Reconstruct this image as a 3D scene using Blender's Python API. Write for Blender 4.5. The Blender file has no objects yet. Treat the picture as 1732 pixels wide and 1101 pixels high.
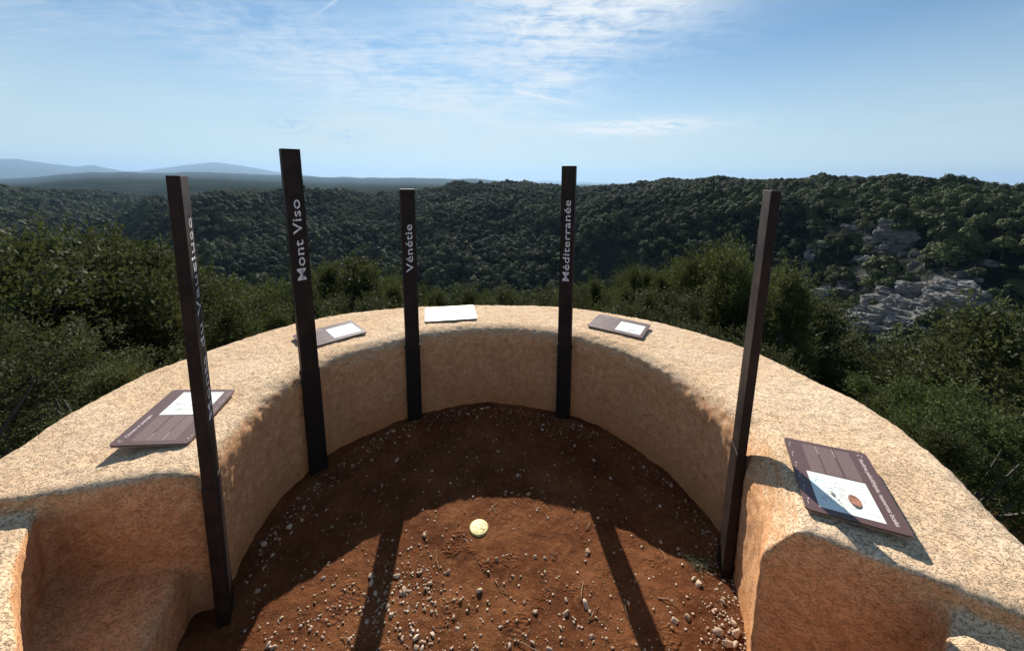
import bpy, bmesh, math, random
import numpy as np
from mathutils import Vector, Matrix, noise as mnoise
random.seed(7); RNG = np.random.default_rng(7)
R = math.radians
scene = bpy.context.scene

# ------------------------------------------------------------ camera
PITCH, ROLL, EYE = 0.157, 0.014, 1.70
cam_d = bpy.data.cameras.new('camera'); cam = bpy.data.objects.new('camera', cam_d)
scene.collection.objects.link(cam); scene.camera = cam
cam_d.lens = 13.226; cam_d.sensor_width = 36.0; cam_d.sensor_fit = 'HORIZONTAL'
cam_d.shift_y = -0.0866
cam_d.clip_start = 0.05; cam_d.clip_end = 120000
_f = Vector((0, math.cos(PITCH), -math.sin(PITCH))); _u = Vector((0, math.sin(PITCH), math.cos(PITCH))); _r = Vector((1, 0, 0))
_X = _r*math.cos(ROLL) + _u*math.sin(ROLL); _Y = -_r*math.sin(ROLL) + _u*math.cos(ROLL)
m = Matrix((_X, _Y, -_f)).transposed().to_4x4(); m.translation = Vector((0, 0, EYE)); cam.matrix_world = m

# ------------------------------------------------------------ light
SUN_EL, SUN_AZ = 34.3, -7.0            # azimuth measured from +Y towards +X
w = bpy.data.worlds.new('World'); scene.world = w; w.use_nodes = True
def sun_dir():
    e, a = R(SUN_EL), R(SUN_AZ)
    return Vector((math.sin(a)*math.cos(e), math.cos(a)*math.cos(e), math.sin(e)))
sd = bpy.data.lights.new('sun', 'SUN'); sd.energy = 4.9; sd.angle = R(0.55); sd.color = (1.0, 0.93, 0.82)
so = bpy.data.objects.new('sun', sd); scene.collection.objects.link(so)
so.rotation_euler = (-sun_dir()).to_track_quat('-Z', 'Y').to_euler()
SKY_STRENGTH = 0.08
scene.view_settings.view_transform = 'Standard'; scene.view_settings.look = 'None'
scene.view_settings.exposure = 0.66; scene.view_settings.gamma = 1.0
scene.view_settings.use_curve_mapping = False
scene.cycles.use_denoising = True
scene.cycles.max_bounces = 6; scene.cycles.diffuse_bounces = 4; scene.cycles.transparent_max_bounces = 4
scene.cycles.volume_bounces = 0

class NT:
    def __init__(s, tree): s.t = tree; s.n = tree.nodes; s.l = tree.links
    def new(s, t, **k):
        n = s.n.new(t)
        for a, b in k.items(): setattr(n, a, b)
        return n
    def put(s, sock, v):
        if hasattr(v, 'links') or isinstance(v, bpy.types.NodeSocket): s.l.new(v, sock)
        else: sock.default_value = v
    def math(s, op, a, b=0.0, c=None, clamp=False):
        n = s.new('ShaderNodeMath', operation=op, use_clamp=clamp)
        s.put(n.inputs[0], a); s.put(n.inputs[1], b)
        if c is not None: s.put(n.inputs[2], c)
        return n.outputs[0]
    def mix(s, f, a, b, blend='MIX'):
        n = s.new('ShaderNodeMix', data_type='RGBA', blend_type=blend)
        s.put(n.inputs[0], f); s.put(n.inputs[6], a); s.put(n.inputs[7], b)
        return n.outputs[2]
    def ramp(s, f, a, b, smooth=True):
        n = s.new('ShaderNodeMapRange', interpolation_type='SMOOTHSTEP' if smooth else 'LINEAR')
        s.put(n.inputs[0], f); n.inputs[1].default_value = a; n.inputs[2].default_value = b
        return n.outputs[0]
    def noise(s, vec, scale, detail=4, rough=.5, dist=0., dims='3D', out=0):
        n = s.new('ShaderNodeTexNoise', noise_dimensions=dims)
        if vec is not None: s.l.new(vec, n.inputs['Vector'])
        n.inputs['Scale'].default_value = scale; n.inputs['Detail'].default_value = detail
        n.inputs['Roughness'].default_value = rough; n.inputs['Distortion'].default_value = dist
        return n.outputs[out]
    def mapping(s, vec, scale=(1, 1, 1), rot=(0, 0, 0), loc=(0, 0, 0)):
        n = s.new('ShaderNodeMapping'); s.l.new(vec, n.inputs[0])
        n.inputs['Scale'].default_value = scale; n.inputs['Rotation'].default_value = rot; n.inputs['Location'].default_value = loc
        return n.outputs[0]
    def comb(s, x, y, z=0.0):
        n = s.new('ShaderNodeCombineXYZ'); s.put(n.inputs[0], x); s.put(n.inputs[1], y); s.put(n.inputs[2], z); return n.outputs[0]

def build_sky():
    t = NT(w.node_tree); bg = w.node_tree.nodes['Background']
    sky = t.new('ShaderNodeTexSky', sky_type='NISHITA'); sky.sun_disc = False
    sky.sun_elevation = R(SUN_EL); sky.sun_rotation = R(SUN_AZ)
    sky.altitude = 500; sky.air_density = 1.0; sky.dust_density = 0.25; sky.ozone_density = 2.0
    geo = t.new('ShaderNodeTexCoord').outputs['Generated']
    sep = t.new('ShaderNodeSeparateXYZ'); t.l.new(geo, sep.inputs[0])
    x, y, z = sep.outputs
    az = t.math('MULTIPLY', t.math('ARCTAN2', x, y), 57.2958)
    el = t.math('MULTIPLY', t.math('ARCSINE', z), 57.2958)
    def blob(a0, e0, sa, se, tilt=0.0):
        da = t.math('SUBTRACT', az, a0); de = t.math('SUBTRACT', t.math('SUBTRACT', el, e0), t.math('MULTIPLY', da, tilt))
        q = t.math('ADD', t.math('POWER', t.math('ABSOLUTE', t.math('DIVIDE', da, sa)), 2), t.math('POWER', t.math('ABSOLUTE', t.math('DIVIDE', de, se)), 2))
        return t.math('EXPONENT', t.math('MULTIPLY', q, -1))
    zc = t.math('MAXIMUM', t.math('ADD', z, 0.06), 0.03)
    plane = t.comb(t.math('DIVIDE', x, zc), t.math('DIVIDE', y, zc))
    # wind-drawn cirrus, laid out on a high plane
    wisp = t.noise(t.mapping(plane, (0.9, 3.2, 1), (0, 0, R(-28))), 0.9, 9, .62, 1.4)
    fine = t.noise(t.mapping(plane, (1.5, 7.5, 1), (0, 0, R(-36))), 2.2, 9, .65, .7)
    soft = t.noise(plane, 0.5, 5, .55, .6)
    aecl = t.comb(t.math('DIVIDE', az, 10), t.math('DIVIDE', el, 4))
    puff = t.noise(aecl, 2.6, 9, .62, .9)
    m1 = t.math('ADD', blob(8, 21, 17, 7.5, .12), t.math('MULTIPLY', blob(20, 26, 22, 5, .15), .8))
    m1 = t.math('ADD', m1, t.math('MULTIPLY', blob(-20, 13.0, 26, 5.5, -.16), .75))
    m1 = t.math('ADD', m1, t.math('MULTIPLY', blob(6, 14.0, 5, 2.2, .3), .6))
    c1 = t.math('MULTIPLY', t.ramp(t.math('ADD', t.math('MULTIPLY', wisp, .55), t.math('MULTIPLY', puff, .45)), .33, .62), m1)
    c2 = t.math('MULTIPLY', t.ramp(fine, .42, .78), t.math('ADD', t.math('MULTIPLY', m1, .55), t.ramp(soft, .40, .75)))
    streak = t.math('MULTIPLY', blob(17.5, 7.0, 9, 1.0, .02), t.ramp(t.noise(t.comb(t.math('DIVIDE', az, 5), el), 1.6, 8, .65, .6), .36, .56))
    cum = t.math('MULTIPLY', t.math('ADD', blob(-30, 6.3, 2.5, 1.4), blob(-23, 5.2, 2.2, .8)), t.ramp(t.noise(aecl, 7, 7, .6), .44, .56))
    trail = t.math('MULTIPLY', blob(4.0, 11.4, 5, .25, -.2), .5)
    trail = t.math('ADD', trail, t.math('MULTIPLY', blob(-22, 22.5, 3.4, .22, .8), .5))
    # pale veil low over the horizon
    veil = t.math('MAXIMUM', t.math('MULTIPLY', t.ramp(el, 24.0, -2.0), .84), .15)
    veil = t.math('ADD', veil, t.math('MULTIPLY', t.math('MULTIPLY', blob(-12, 7, 30, 5, -.05), t.ramp(soft, .3, .7)), .35))
    cov = t.math('ADD', t.math('MULTIPLY', c1, .80), t.math('MULTIPLY', c2, .42))
    cov = t.math('ADD', cov, t.math('ADD', t.math('MULTIPLY', streak, 1.6), trail), clamp=True)
    base = t.mix(1.0, sky.outputs[0], SKY_TINT, 'MULTIPLY')
    base = t.mix(t.math('MINIMUM', veil, .9), base, VEIL)
    col = t.mix(cov, base, CLOUD)
    col = t.mix(t.math('MULTIPLY', cum, .7), col, (3.4, 4.9, 6.4, 1))
    t.l.new(col, bg.inputs[0]); bg.inputs[1].default_value = SKY_STRENGTH
SKY_TINT = (.40, .67, .80, 1); VEIL = (5.3, 6.2, 6.4, 1); CLOUD = (6.6, 7.1, 7.5, 1)
build_sky()

# ------------------------------------------------------------ helpers
def mat(name, color=None, rough=.8, metal=0., spec=.5):
    mt = bpy.data.materials.new(name); mt.use_nodes = True
    b = mt.node_tree.nodes['Principled BSDF']
    if color: b.inputs['Base Color'].default_value = (*color, 1)
    b.inputs['Roughness'].default_value = rough; b.inputs['Metallic'].default_value = metal
    b.inputs['Specular IOR Level'].default_value = spec
    return mt, NT(mt.node_tree), b
def bump(t, b, h, strength, dist, normal=None):
    n = t.new('ShaderNodeBump'); t.put(n.inputs['Height'], h); n.inputs['Strength'].default_value = strength
    n.inputs['Distance'].default_value = dist
    if normal is not None: t.l.new(normal, n.inputs['Normal'])
    t.l.new(n.outputs[0], b.inputs['Normal']); return n.outputs[0]
def tag(o, label=None, cat=None, group=None, kind=None):
    if label: o['label'] = label
    if cat: o['category'] = cat
    if group: o['group'] = group
    if kind: o['kind'] = kind
    return o
def mesh_np(name, verts, faces, smooth=False, mats=()):
    """verts (n,3); faces list/array of equal-length index rows, or list of lists"""
    me = bpy.data.meshes.new(name)
    verts = np.asarray(verts, dtype=np.float32)
    if isinstance(faces, np.ndarray):
        nf, k = faces.shape
        me.vertices.add(len(verts)); me.vertices.foreach_set('co', verts.ravel())
        me.loops.add(nf*k); me.loops.foreach_set('vertex_index', faces.ravel().astype(np.int32))
        me.polygons.add(nf); me.polygons.foreach_set('loop_start', (np.arange(nf)*k).astype(np.int32))
        me.update(calc_edges=True)
    else:
        me.from_pydata([tuple(v) for v in verts], [], faces); me.update()
    if smooth: me.polygons.foreach_set('use_smooth', [True]*len(me.polygons))
    for q in mats: me.materials.append(q)
    return me
def link(name, data, parent=None, loc=None, rot=None, scale=None):
    o = bpy.data.objects.new(name, data); scene.collection.objects.link(o)
    if parent is not None: o.parent = parent
    if loc is not None: o.location = loc
    if rot is not None: o.rotation_euler = rot
    if scale is not None: o.scale = scale
    return o
def _hash(ix, iy, iz, seed):
    n = (ix.astype(np.int64)*374761393 + iy.astype(np.int64)*668265263 + iz.astype(np.int64)*2147483647 + seed*1274126177) & 0xffffffff
    n = ((n ^ (n >> 13))*1274126177) & 0xffffffff
    n = n ^ (n >> 16)
    return (n & 0xffff)/65535.0
def vnoise(x, y, z=None, seed=0):
    x = np.asarray(x, float); y = np.asarray(y, float)
    z = np.zeros_like(x) if z is None else np.asarray(z, float)
    ix, iy, iz = np.floor(x), np.floor(y), np.floor(z)
    fx, fy, fz = x-ix, y-iy, z-iz
    fx, fy, fz = [f*f*(3-2*f) for f in (fx, fy, fz)]
    r = 0
    for a in (0, 1):
        for b in (0, 1):
            for c in (0, 1):
                r = r + _hash(ix+a, iy+b, iz+c, seed)*(fx if a else 1-fx)*(fy if b else 1-fy)*(fz if c else 1-fz)
    return r*2-1
def fbm(x, y, z=None, seed=0, octv=4, gain=.5):
    s, a = 0, 1.0
    for i in range(octv):
        k = 2.03**i
        s = s + a*vnoise(x*k, y*k, None if z is None else z*k, seed+i*17); a *= gain
    return s

HAZE = 4.5e-5
TERRAIN=[
(-57.93,[-0.35,-0.45,-0.54,-0.64,-0.8,-1.05,-1.31,-1.58,-1.89,-2.21,-2.63,-3.04,-3.45,-3.86,-4.37,-5.27,-6.17,-7.06,-7.96,-8.86,-11.05,-13.49,-15.92,-18.35,-20.8,-24.8,-30.5,-36.1,-41.8,-47.4,-53.1,-56.5,-57.0,-57.6,-58.1,-58.6,-59.1,-59.6,-60.1,-60.6,-61.1,-61.6,-62.1,-62.2,-59.4,-56.7,-53.9,-49.4,-40.6,-48.5,-56.3,-64.2,-67.6,-70.9,-74.1,-77.4,-81.6,-90.7,-99.8,-108.9,-118.0,-125.0,-128.6,-132.3,-135.9,-139.5,-224.8,-352.6,-480.5,-302.3,-115.4,71.5,258.5,166.3,-116.9,-400.0]),
(-53.67,[-0.35,-0.45,-0.54,-0.64,-0.8,-1.05,-1.31,-1.58,-1.89,-2.21,-2.63,-3.04,-3.45,-3.86,-4.37,-5.27,-6.17,-7.06,-7.96,-8.86,-11.05,-13.49,-15.92,-18.35,-20.8,-25.3,-31.9,-38.4,-45.0,-51.6,-58.1,-62.2,-62.7,-63.3,-63.9,-64.4,-65.0,-65.5,-66.1,-66.7,-67.2,-67.8,-68.3,-68.4,-64.9,-61.4,-58.0,-52.7,-43.0,-50.9,-58.7,-66.5,-72.0,-77.3,-82.6,-88.0,-94.2,-104.8,-115.5,-126.1,-136.8,-145.3,-150.3,-155.3,-160.3,-165.3,-260.1,-401.6,-543.2,-305.9,-57.8,190.3,438.4,324.1,-37.9,-400.0]),
(-52.53,[-0.35,-0.45,-0.54,-0.64,-0.8,-1.05,-1.31,-1.58,-1.89,-2.21,-2.63,-3.04,-3.45,-3.86,-4.37,-5.27,-6.17,-7.06,-7.96,-8.86,-11.05,-13.49,-15.92,-18.35,-20.8,-25.5,-32.5,-39.5,-46.5,-53.4,-60.4,-64.7,-65.3,-65.9,-66.5,-67.0,-67.6,-68.2,-68.8,-69.4,-70.0,-70.5,-71.1,-71.2,-67.7,-64.2,-60.8,-55.6,-45.7,-52.2,-60.1,-68.0,-72.6,-76.5,-80.4,-84.3,-89.1,-98.7,-108.3,-118.0,-127.6,-134.5,-137.2,-139.9,-142.6,-145.3,-238.8,-379.5,-520.3,-269.4,-7.38,254.6,516.7,388.9,-5.56,-400.0]),
(-51.68,[-0.35,-0.45,-0.54,-0.64,-0.8,-1.05,-1.31,-1.58,-1.89,-2.21,-2.63,-3.04,-3.45,-3.86,-4.37,-5.27,-6.17,-7.06,-7.96,-8.86,-11.05,-13.49,-15.92,-18.35,-20.8,-25.6,-32.9,-40.2,-47.5,-54.8,-62.1,-66.5,-67.1,-67.7,-68.3,-68.9,-69.5,-70.1,-70.7,-71.3,-71.9,-72.5,-73.1,-73.2,-69.7,-66.2,-62.8,-57.7,-47.6,-53.2,-61.1,-69.1,-73.1,-75.9,-78.7,-81.6,-85.3,-94.1,-103.0,-111.8,-120.7,-126.5,-127.4,-128.4,-129.4,-130.3,-222.8,-362.9,-503.0,-277.1,-40.7,195.6,432.0,315.6,-42.2,-400.0]),
(-50.25,[-0.35,-0.45,-0.54,-0.64,-0.8,-1.05,-1.31,-1.58,-1.89,-2.21,-2.63,-3.04,-3.45,-3.86,-4.37,-5.27,-6.17,-7.06,-7.96,-8.86,-11.05,-13.49,-15.92,-18.35,-20.8,-25.9,-33.6,-41.4,-49.2,-56.9,-64.7,-69.4,-70.0,-70.7,-71.3,-71.9,-72.5,-73.2,-73.8,-74.4,-75.0,-75.7,-76.3,-76.4,-72.9,-69.4,-66.0,-61.0,-50.6,-54.8,-62.8,-70.8,-72.8,-71.7,-70.7,-69.7,-69.7,-75.6,-81.6,-87.5,-93.4,-95.2,-90.3,-85.4,-80.5,-75.6,-162.2,-296.4,-430.7,-252.1,-64.6,122.9,310.5,206.5,-96.7,-400.0]),
(-48.73,[-0.35,-0.45,-0.54,-0.64,-0.8,-1.05,-1.31,-1.58,-1.89,-2.21,-2.63,-3.04,-3.45,-3.86,-4.37,-5.27,-6.17,-7.06,-7.96,-8.86,-11.05,-13.49,-15.92,-18.35,-20.8,-26.2,-34.4,-42.7,-51.0,-59.3,-67.6,-72.7,-73.3,-74.0,-74.7,-75.3,-76.0,-76.6,-77.3,-78.0,-78.6,-79.3,-79.9,-79.9,-77.3,-74.7,-72.1,-65.6,-56.0,-58.4,-66.5,-74.5,-75.7,-70.6,-65.6,-60.6,-56.9,-60.4,-63.9,-67.4,-70.9,-69.3,-59.4,-49.5,-39.7,-29.8,-111.8,-241.7,-371.6,-226.6,-73.8,79.1,231.9,135.1,-132.4,-400.0]),
(-47.73,[-0.35,-0.45,-0.54,-0.64,-0.8,-1.05,-1.31,-1.58,-1.89,-2.21,-2.63,-3.04,-3.45,-3.86,-4.37,-5.27,-6.17,-7.06,-7.96,-8.86,-11.05,-13.49,-15.92,-18.35,-20.8,-26.3,-34.9,-43.6,-52.2,-60.8,-69.4,-74.7,-75.4,-76.1,-76.7,-77.4,-78.1,-78.8,-79.5,-80.2,-80.9,-81.5,-82.2,-82.1,-80.1,-78.1,-75.9,-68.6,-59.4,-60.7,-68.8,-76.9,-78.5,-72.5,-66.5,-60.4,-55.8,-59.0,-62.2,-65.4,-68.5,-66.3,-55.5,-44.8,-34.0,-23.2,-105.5,-236.3,-367.2,-205.7,-36.0,133.8,303.6,195.7,-102.2,-400.0]),
(-46.27,[-0.35,-0.45,-0.54,-0.64,-0.8,-1.05,-1.31,-1.58,-1.89,-2.21,-2.63,-3.04,-3.45,-3.86,-4.37,-5.27,-6.17,-7.06,-7.96,-8.86,-11.05,-13.49,-15.92,-18.35,-20.8,-26.6,-35.6,-44.7,-53.8,-62.9,-72.0,-77.5,-78.3,-79.0,-79.7,-80.4,-81.1,-81.8,-82.6,-83.3,-84.0,-84.7,-85.4,-85.2,-84.0,-82.7,-81.2,-72.6,-64.1,-63.9,-72.0,-80.2,-82.5,-75.0,-67.6,-60.1,-54.2,-56.9,-59.6,-62.3,-65.0,-62.0,-49.9,-37.7,-25.6,-13.48,-96.2,-228.3,-360.5,-248.9,-130.3,-11.77,106.8,27.9,-186.0,-400.0]),
(-45.39,[-0.35,-0.45,-0.54,-0.64,-0.8,-1.05,-1.31,-1.58,-1.89,-2.21,-2.63,-3.04,-3.45,-3.86,-4.37,-5.27,-6.17,-7.06,-7.96,-8.86,-11.05,-13.49,-15.92,-18.35,-20.8,-25.9,-33.8,-41.7,-49.6,-57.5,-65.4,-70.2,-70.9,-71.7,-72.4,-73.1,-73.8,-74.5,-75.3,-76.0,-76.0,-74.5,-73.0,-71.1,-70.6,-71.8,-72.7,-69.2,-65.7,-67.6,-75.8,-84.1,-88.0,-78.8,-69.7,-60.6,-53.2,-55.6,-58.0,-60.4,-62.8,-59.4,-46.4,-33.5,-20.6,-7.69,-90.6,-223.5,-356.4,-274.6,-186.6,-98.7,-10.75,-72.3,-236.2,-400.0]),
(-44.03,[-0.35,-0.45,-0.54,-0.64,-0.8,-1.05,-1.31,-1.58,-1.89,-2.21,-2.63,-3.04,-3.45,-3.86,-4.37,-5.27,-6.17,-7.06,-7.96,-8.86,-11.05,-13.49,-15.92,-18.35,-20.8,-25.0,-31.1,-37.2,-43.3,-49.4,-55.4,-59.3,-60.0,-60.7,-61.4,-62.1,-62.9,-63.6,-64.3,-65.0,-63.9,-59.2,-54.5,-49.8,-50.5,-55.5,-60.0,-64.1,-68.2,-73.2,-81.5,-89.8,-96.3,-84.8,-73.3,-61.8,-52.4,-54.5,-56.6,-58.7,-60.8,-56.8,-42.9,-29.0,-15.13,-1.23,-84.8,-219.3,-353.7,-239.8,-118.9,2.08,123.0,41.2,-179.4,-400.0]),
(-42.6,[-0.35,-0.47,-0.58,-0.7,-0.88,-1.16,-1.44,-1.74,-2.11,-2.48,-2.95,-3.41,-3.88,-4.35,-4.9,-5.84,-6.78,-7.72,-8.66,-9.6,-11.8,-14.24,-16.67,-19.1,-21.5,-25.7,-31.6,-37.5,-43.4,-49.4,-55.3,-59.0,-59.8,-60.6,-61.4,-62.2,-62.9,-63.7,-64.1,-62.3,-59.4,-51.0,-47.2,-44.9,-47.9,-53.2,-57.7,-62.1,-65.6,-68.2,-73.0,-77.7,-81.3,-73.6,-65.9,-58.2,-52.0,-53.8,-55.7,-57.5,-59.4,-54.9,-40.1,-25.3,-10.56,4.22,-80.2,-216.4,-352.6,-204.8,-49.0,106.9,262.7,159.8,-120.1,-400.0]),
(-40.07,[-0.35,-0.5,-0.65,-0.81,-1.02,-1.34,-1.66,-2.01,-2.46,-2.92,-3.48,-4.03,-4.59,-5.15,-5.79,-6.8,-7.81,-8.82,-9.83,-10.84,-13.05,-15.49,-17.92,-20.4,-22.8,-26.8,-32.5,-38.1,-43.7,-49.4,-55.0,-58.6,-59.5,-60.4,-61.3,-62.2,-63.1,-64.0,-63.7,-57.8,-51.8,-37.4,-35.1,-36.7,-43.5,-49.2,-54.0,-58.8,-61.1,-59.8,-58.5,-57.2,-55.9,-54.6,-53.3,-52.0,-51.1,-52.5,-53.9,-55.3,-56.7,-51.4,-35.0,-18.74,-2.43,13.87,-72.0,-211.0,-350.1,-155.6,48.4,252.4,456.4,324.2,-37.9,-400.0]),
(-37.9,[-0.35,-0.5,-0.65,-0.81,-1.02,-1.34,-1.66,-2.01,-2.46,-2.92,-3.48,-4.03,-4.59,-5.15,-5.79,-6.8,-7.81,-8.82,-9.83,-10.84,-13.05,-15.49,-17.92,-20.4,-22.8,-26.8,-32.3,-37.9,-43.5,-49.0,-54.6,-58.2,-59.1,-60.0,-60.9,-61.9,-62.8,-63.7,-61.6,-55.7,-48.0,-35.3,-33.8,-36.0,-42.6,-48.2,-53.0,-57.8,-60.4,-59.8,-59.2,-58.7,-58.1,-57.5,-56.9,-56.3,-56.1,-58.2,-60.2,-62.3,-64.3,-59.5,-43.8,-28.1,-12.36,3.36,-86.2,-230.7,-375.2,-134.9,116.3,367.5,618.7,464.2,32.1,-400.0]),
(-34.99,[-0.35,-0.5,-0.65,-0.81,-1.02,-1.34,-1.66,-2.01,-2.46,-2.92,-3.48,-4.03,-4.59,-5.15,-5.79,-6.8,-7.81,-8.82,-9.83,-10.84,-13.05,-15.49,-17.92,-20.4,-22.8,-26.7,-32.2,-37.7,-43.1,-48.6,-54.1,-57.6,-58.6,-59.5,-60.5,-61.4,-62.4,-63.4,-58.9,-53.1,-43.3,-32.6,-32.2,-35.1,-41.4,-46.9,-51.7,-56.5,-59.5,-59.9,-60.2,-60.6,-60.9,-61.3,-61.6,-62.0,-62.7,-65.6,-68.5,-71.4,-74.3,-70.3,-55.4,-40.5,-25.6,-10.7,-105.1,-256.5,-407.9,-207.1,3.75,214.6,425.5,302.5,-48.7,-400.0]),
(-31.21,[-0.35,-0.5,-0.65,-0.81,-1.02,-1.34,-1.66,-2.01,-2.46,-2.92,-3.48,-4.03,-4.59,-5.15,-5.79,-6.8,-7.81,-8.82,-9.83,-10.84,-13.05,-15.49,-17.92,-20.4,-22.8,-27.1,-33.4,-39.6,-45.8,-52.1,-58.3,-62.4,-63.5,-64.5,-65.6,-66.7,-67.8,-67.9,-60.1,-51.9,-41.9,-34.4,-33.2,-35.3,-41.0,-46.4,-51.3,-56.2,-60.9,-62.8,-64.6,-66.4,-68.2,-70.0,-71.8,-73.5,-75.8,-80.6,-85.4,-90.2,-95.0,-93.2,-81.0,-68.7,-56.4,-44.2,-146.7,-309.2,-471.6,-349.4,-219.0,-88.7,41.6,-18.64,-209.3,-400.0]),
(-29.88,[-0.35,-0.5,-0.65,-0.81,-1.02,-1.34,-1.66,-2.01,-2.46,-2.92,-3.48,-4.03,-4.59,-5.15,-5.79,-6.8,-7.81,-8.82,-9.83,-10.84,-13.05,-15.49,-17.92,-20.4,-22.8,-27.3,-33.8,-40.3,-46.8,-53.2,-59.7,-64.0,-65.1,-66.2,-67.3,-68.4,-69.6,-69.5,-60.5,-51.5,-41.4,-35.1,-33.5,-35.4,-40.8,-46.2,-51.2,-56.1,-61.1,-63.6,-65.9,-68.2,-70.6,-72.9,-75.2,-77.5,-80.3,-85.8,-91.3,-96.7,-102.2,-101.2,-89.9,-78.6,-67.3,-55.9,-161.3,-327.5,-493.7,-381.6,-261.6,-141.6,-21.6,-70.6,-235.3,-400.0]),
(-27.11,[-0.35,-0.5,-0.65,-0.81,-1.02,-1.34,-1.66,-2.01,-2.46,-2.92,-3.48,-4.03,-4.59,-5.15,-5.79,-6.8,-7.81,-8.82,-9.83,-10.84,-13.05,-15.49,-17.92,-20.4,-22.8,-27.5,-34.5,-41.6,-48.6,-55.6,-62.6,-67.2,-68.3,-69.5,-70.7,-71.9,-73.0,-72.8,-62.5,-51.2,-41.3,-36.2,-34.0,-34.8,-40.2,-45.7,-50.7,-55.8,-60.8,-64.0,-66.7,-69.3,-72.0,-74.6,-77.3,-79.9,-83.0,-88.7,-94.4,-100.1,-105.8,-104.9,-93.5,-82.1,-70.6,-59.2,-167.1,-337.4,-507.7,-423.8,-332.6,-241.4,-150.3,-178.9,-289.4,-400.0]),
(-22.68,[-0.35,-0.5,-0.65,-0.81,-1.02,-1.34,-1.66,-2.01,-2.46,-2.92,-3.48,-4.03,-4.59,-5.15,-5.79,-6.8,-7.81,-8.82,-9.83,-10.84,-13.05,-15.49,-17.92,-20.4,-22.8,-27.9,-35.7,-43.5,-51.3,-59.1,-66.9,-72.0,-73.2,-74.5,-75.7,-77.0,-78.3,-77.9,-65.5,-50.7,-41.3,-37.8,-34.8,-33.9,-39.3,-44.8,-50.1,-55.2,-60.3,-64.5,-67.6,-70.8,-73.9,-77.0,-80.2,-83.3,-86.9,-93.0,-99.0,-105.1,-111.1,-110.4,-98.8,-87.2,-75.6,-64.0,-175.7,-351.8,-527.9,-468.0,-401.4,-334.9,-268.3,-277.6,-338.8,-400.0]),
(-21.13,[-0.35,-0.5,-0.65,-0.81,-1.02,-1.34,-1.66,-2.01,-2.46,-2.92,-3.48,-4.03,-4.59,-5.15,-5.79,-6.8,-7.81,-8.82,-9.83,-10.84,-13.05,-15.49,-17.92,-20.4,-22.8,-28.0,-35.8,-43.7,-51.6,-59.5,-67.4,-72.5,-73.8,-75.1,-76.4,-77.7,-79.0,-76.9,-64.8,-49.8,-40.3,-37.0,-34.5,-33.7,-38.8,-44.3,-49.6,-54.7,-59.8,-64.1,-67.5,-70.8,-74.2,-77.6,-81.0,-84.4,-88.2,-94.3,-100.5,-106.6,-112.8,-112.1,-100.5,-88.9,-77.2,-65.6,-178.5,-356.4,-534.3,-482.9,-425.0,-367.1,-309.1,-311.8,-355.9,-400.0]),
(-14.64,[-0.35,-0.5,-0.65,-0.81,-1.02,-1.34,-1.66,-2.01,-2.46,-2.92,-3.48,-4.03,-4.59,-5.15,-5.79,-6.8,-7.81,-8.82,-9.83,-10.84,-13.05,-15.49,-17.92,-20.4,-22.8,-28.1,-36.3,-44.6,-52.8,-61.0,-69.2,-74.6,-76.0,-77.5,-79.0,-80.4,-81.9,-73.1,-62.0,-46.4,-36.5,-33.7,-33.3,-33.2,-36.4,-42.2,-47.6,-52.7,-57.8,-62.3,-66.0,-69.7,-73.5,-77.2,-81.0,-84.7,-88.8,-94.7,-100.6,-106.5,-112.4,-111.1,-98.2,-85.2,-72.3,-59.4,-174.7,-356.9,-539.1,-527.6,-510.6,-493.6,-476.5,-453.7,-426.8,-400.0]),
(-7.75,[-0.35,-0.5,-0.65,-0.81,-1.02,-1.34,-1.66,-2.01,-2.46,-2.92,-3.48,-4.03,-4.59,-5.15,-5.79,-6.8,-7.81,-8.82,-9.83,-10.84,-13.05,-15.49,-17.92,-20.4,-22.8,-28.3,-36.8,-45.3,-53.8,-62.3,-70.8,-76.4,-78.0,-79.6,-81.2,-82.8,-81.9,-70.5,-57.8,-41.4,-34.6,-29.1,-25.9,-23.1,-24.5,-29.1,-33.7,-38.9,-44.4,-49.8,-55.8,-62.1,-68.4,-74.6,-80.9,-87.2,-93.5,-100.0,-106.5,-113.0,-119.5,-118.7,-106.3,-93.9,-81.4,-69.0,-187.9,-375.4,-562.8,-558.9,-549.6,-540.4,-531.1,-498.2,-449.1,-400.0]),
(-5.98,[-0.35,-0.5,-0.65,-0.81,-1.02,-1.34,-1.66,-2.01,-2.46,-2.92,-3.48,-4.03,-4.59,-5.15,-5.79,-6.8,-7.81,-8.82,-9.83,-10.84,-13.05,-15.49,-17.92,-20.4,-22.8,-28.2,-36.7,-45.1,-53.5,-62.0,-70.4,-76.0,-77.6,-79.2,-80.9,-82.5,-80.3,-68.8,-55.3,-39.5,-33.1,-28.0,-24.9,-22.1,-23.5,-28.0,-32.6,-37.8,-43.3,-48.7,-55.2,-62.1,-69.0,-76.0,-82.9,-89.8,-96.7,-103.8,-110.8,-117.8,-124.8,-124.7,-113.2,-101.6,-90.0,-78.5,-199.1,-388.7,-578.2,-574.0,-564.3,-554.6,-544.9,-508.6,-454.3,-400.0]),
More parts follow.
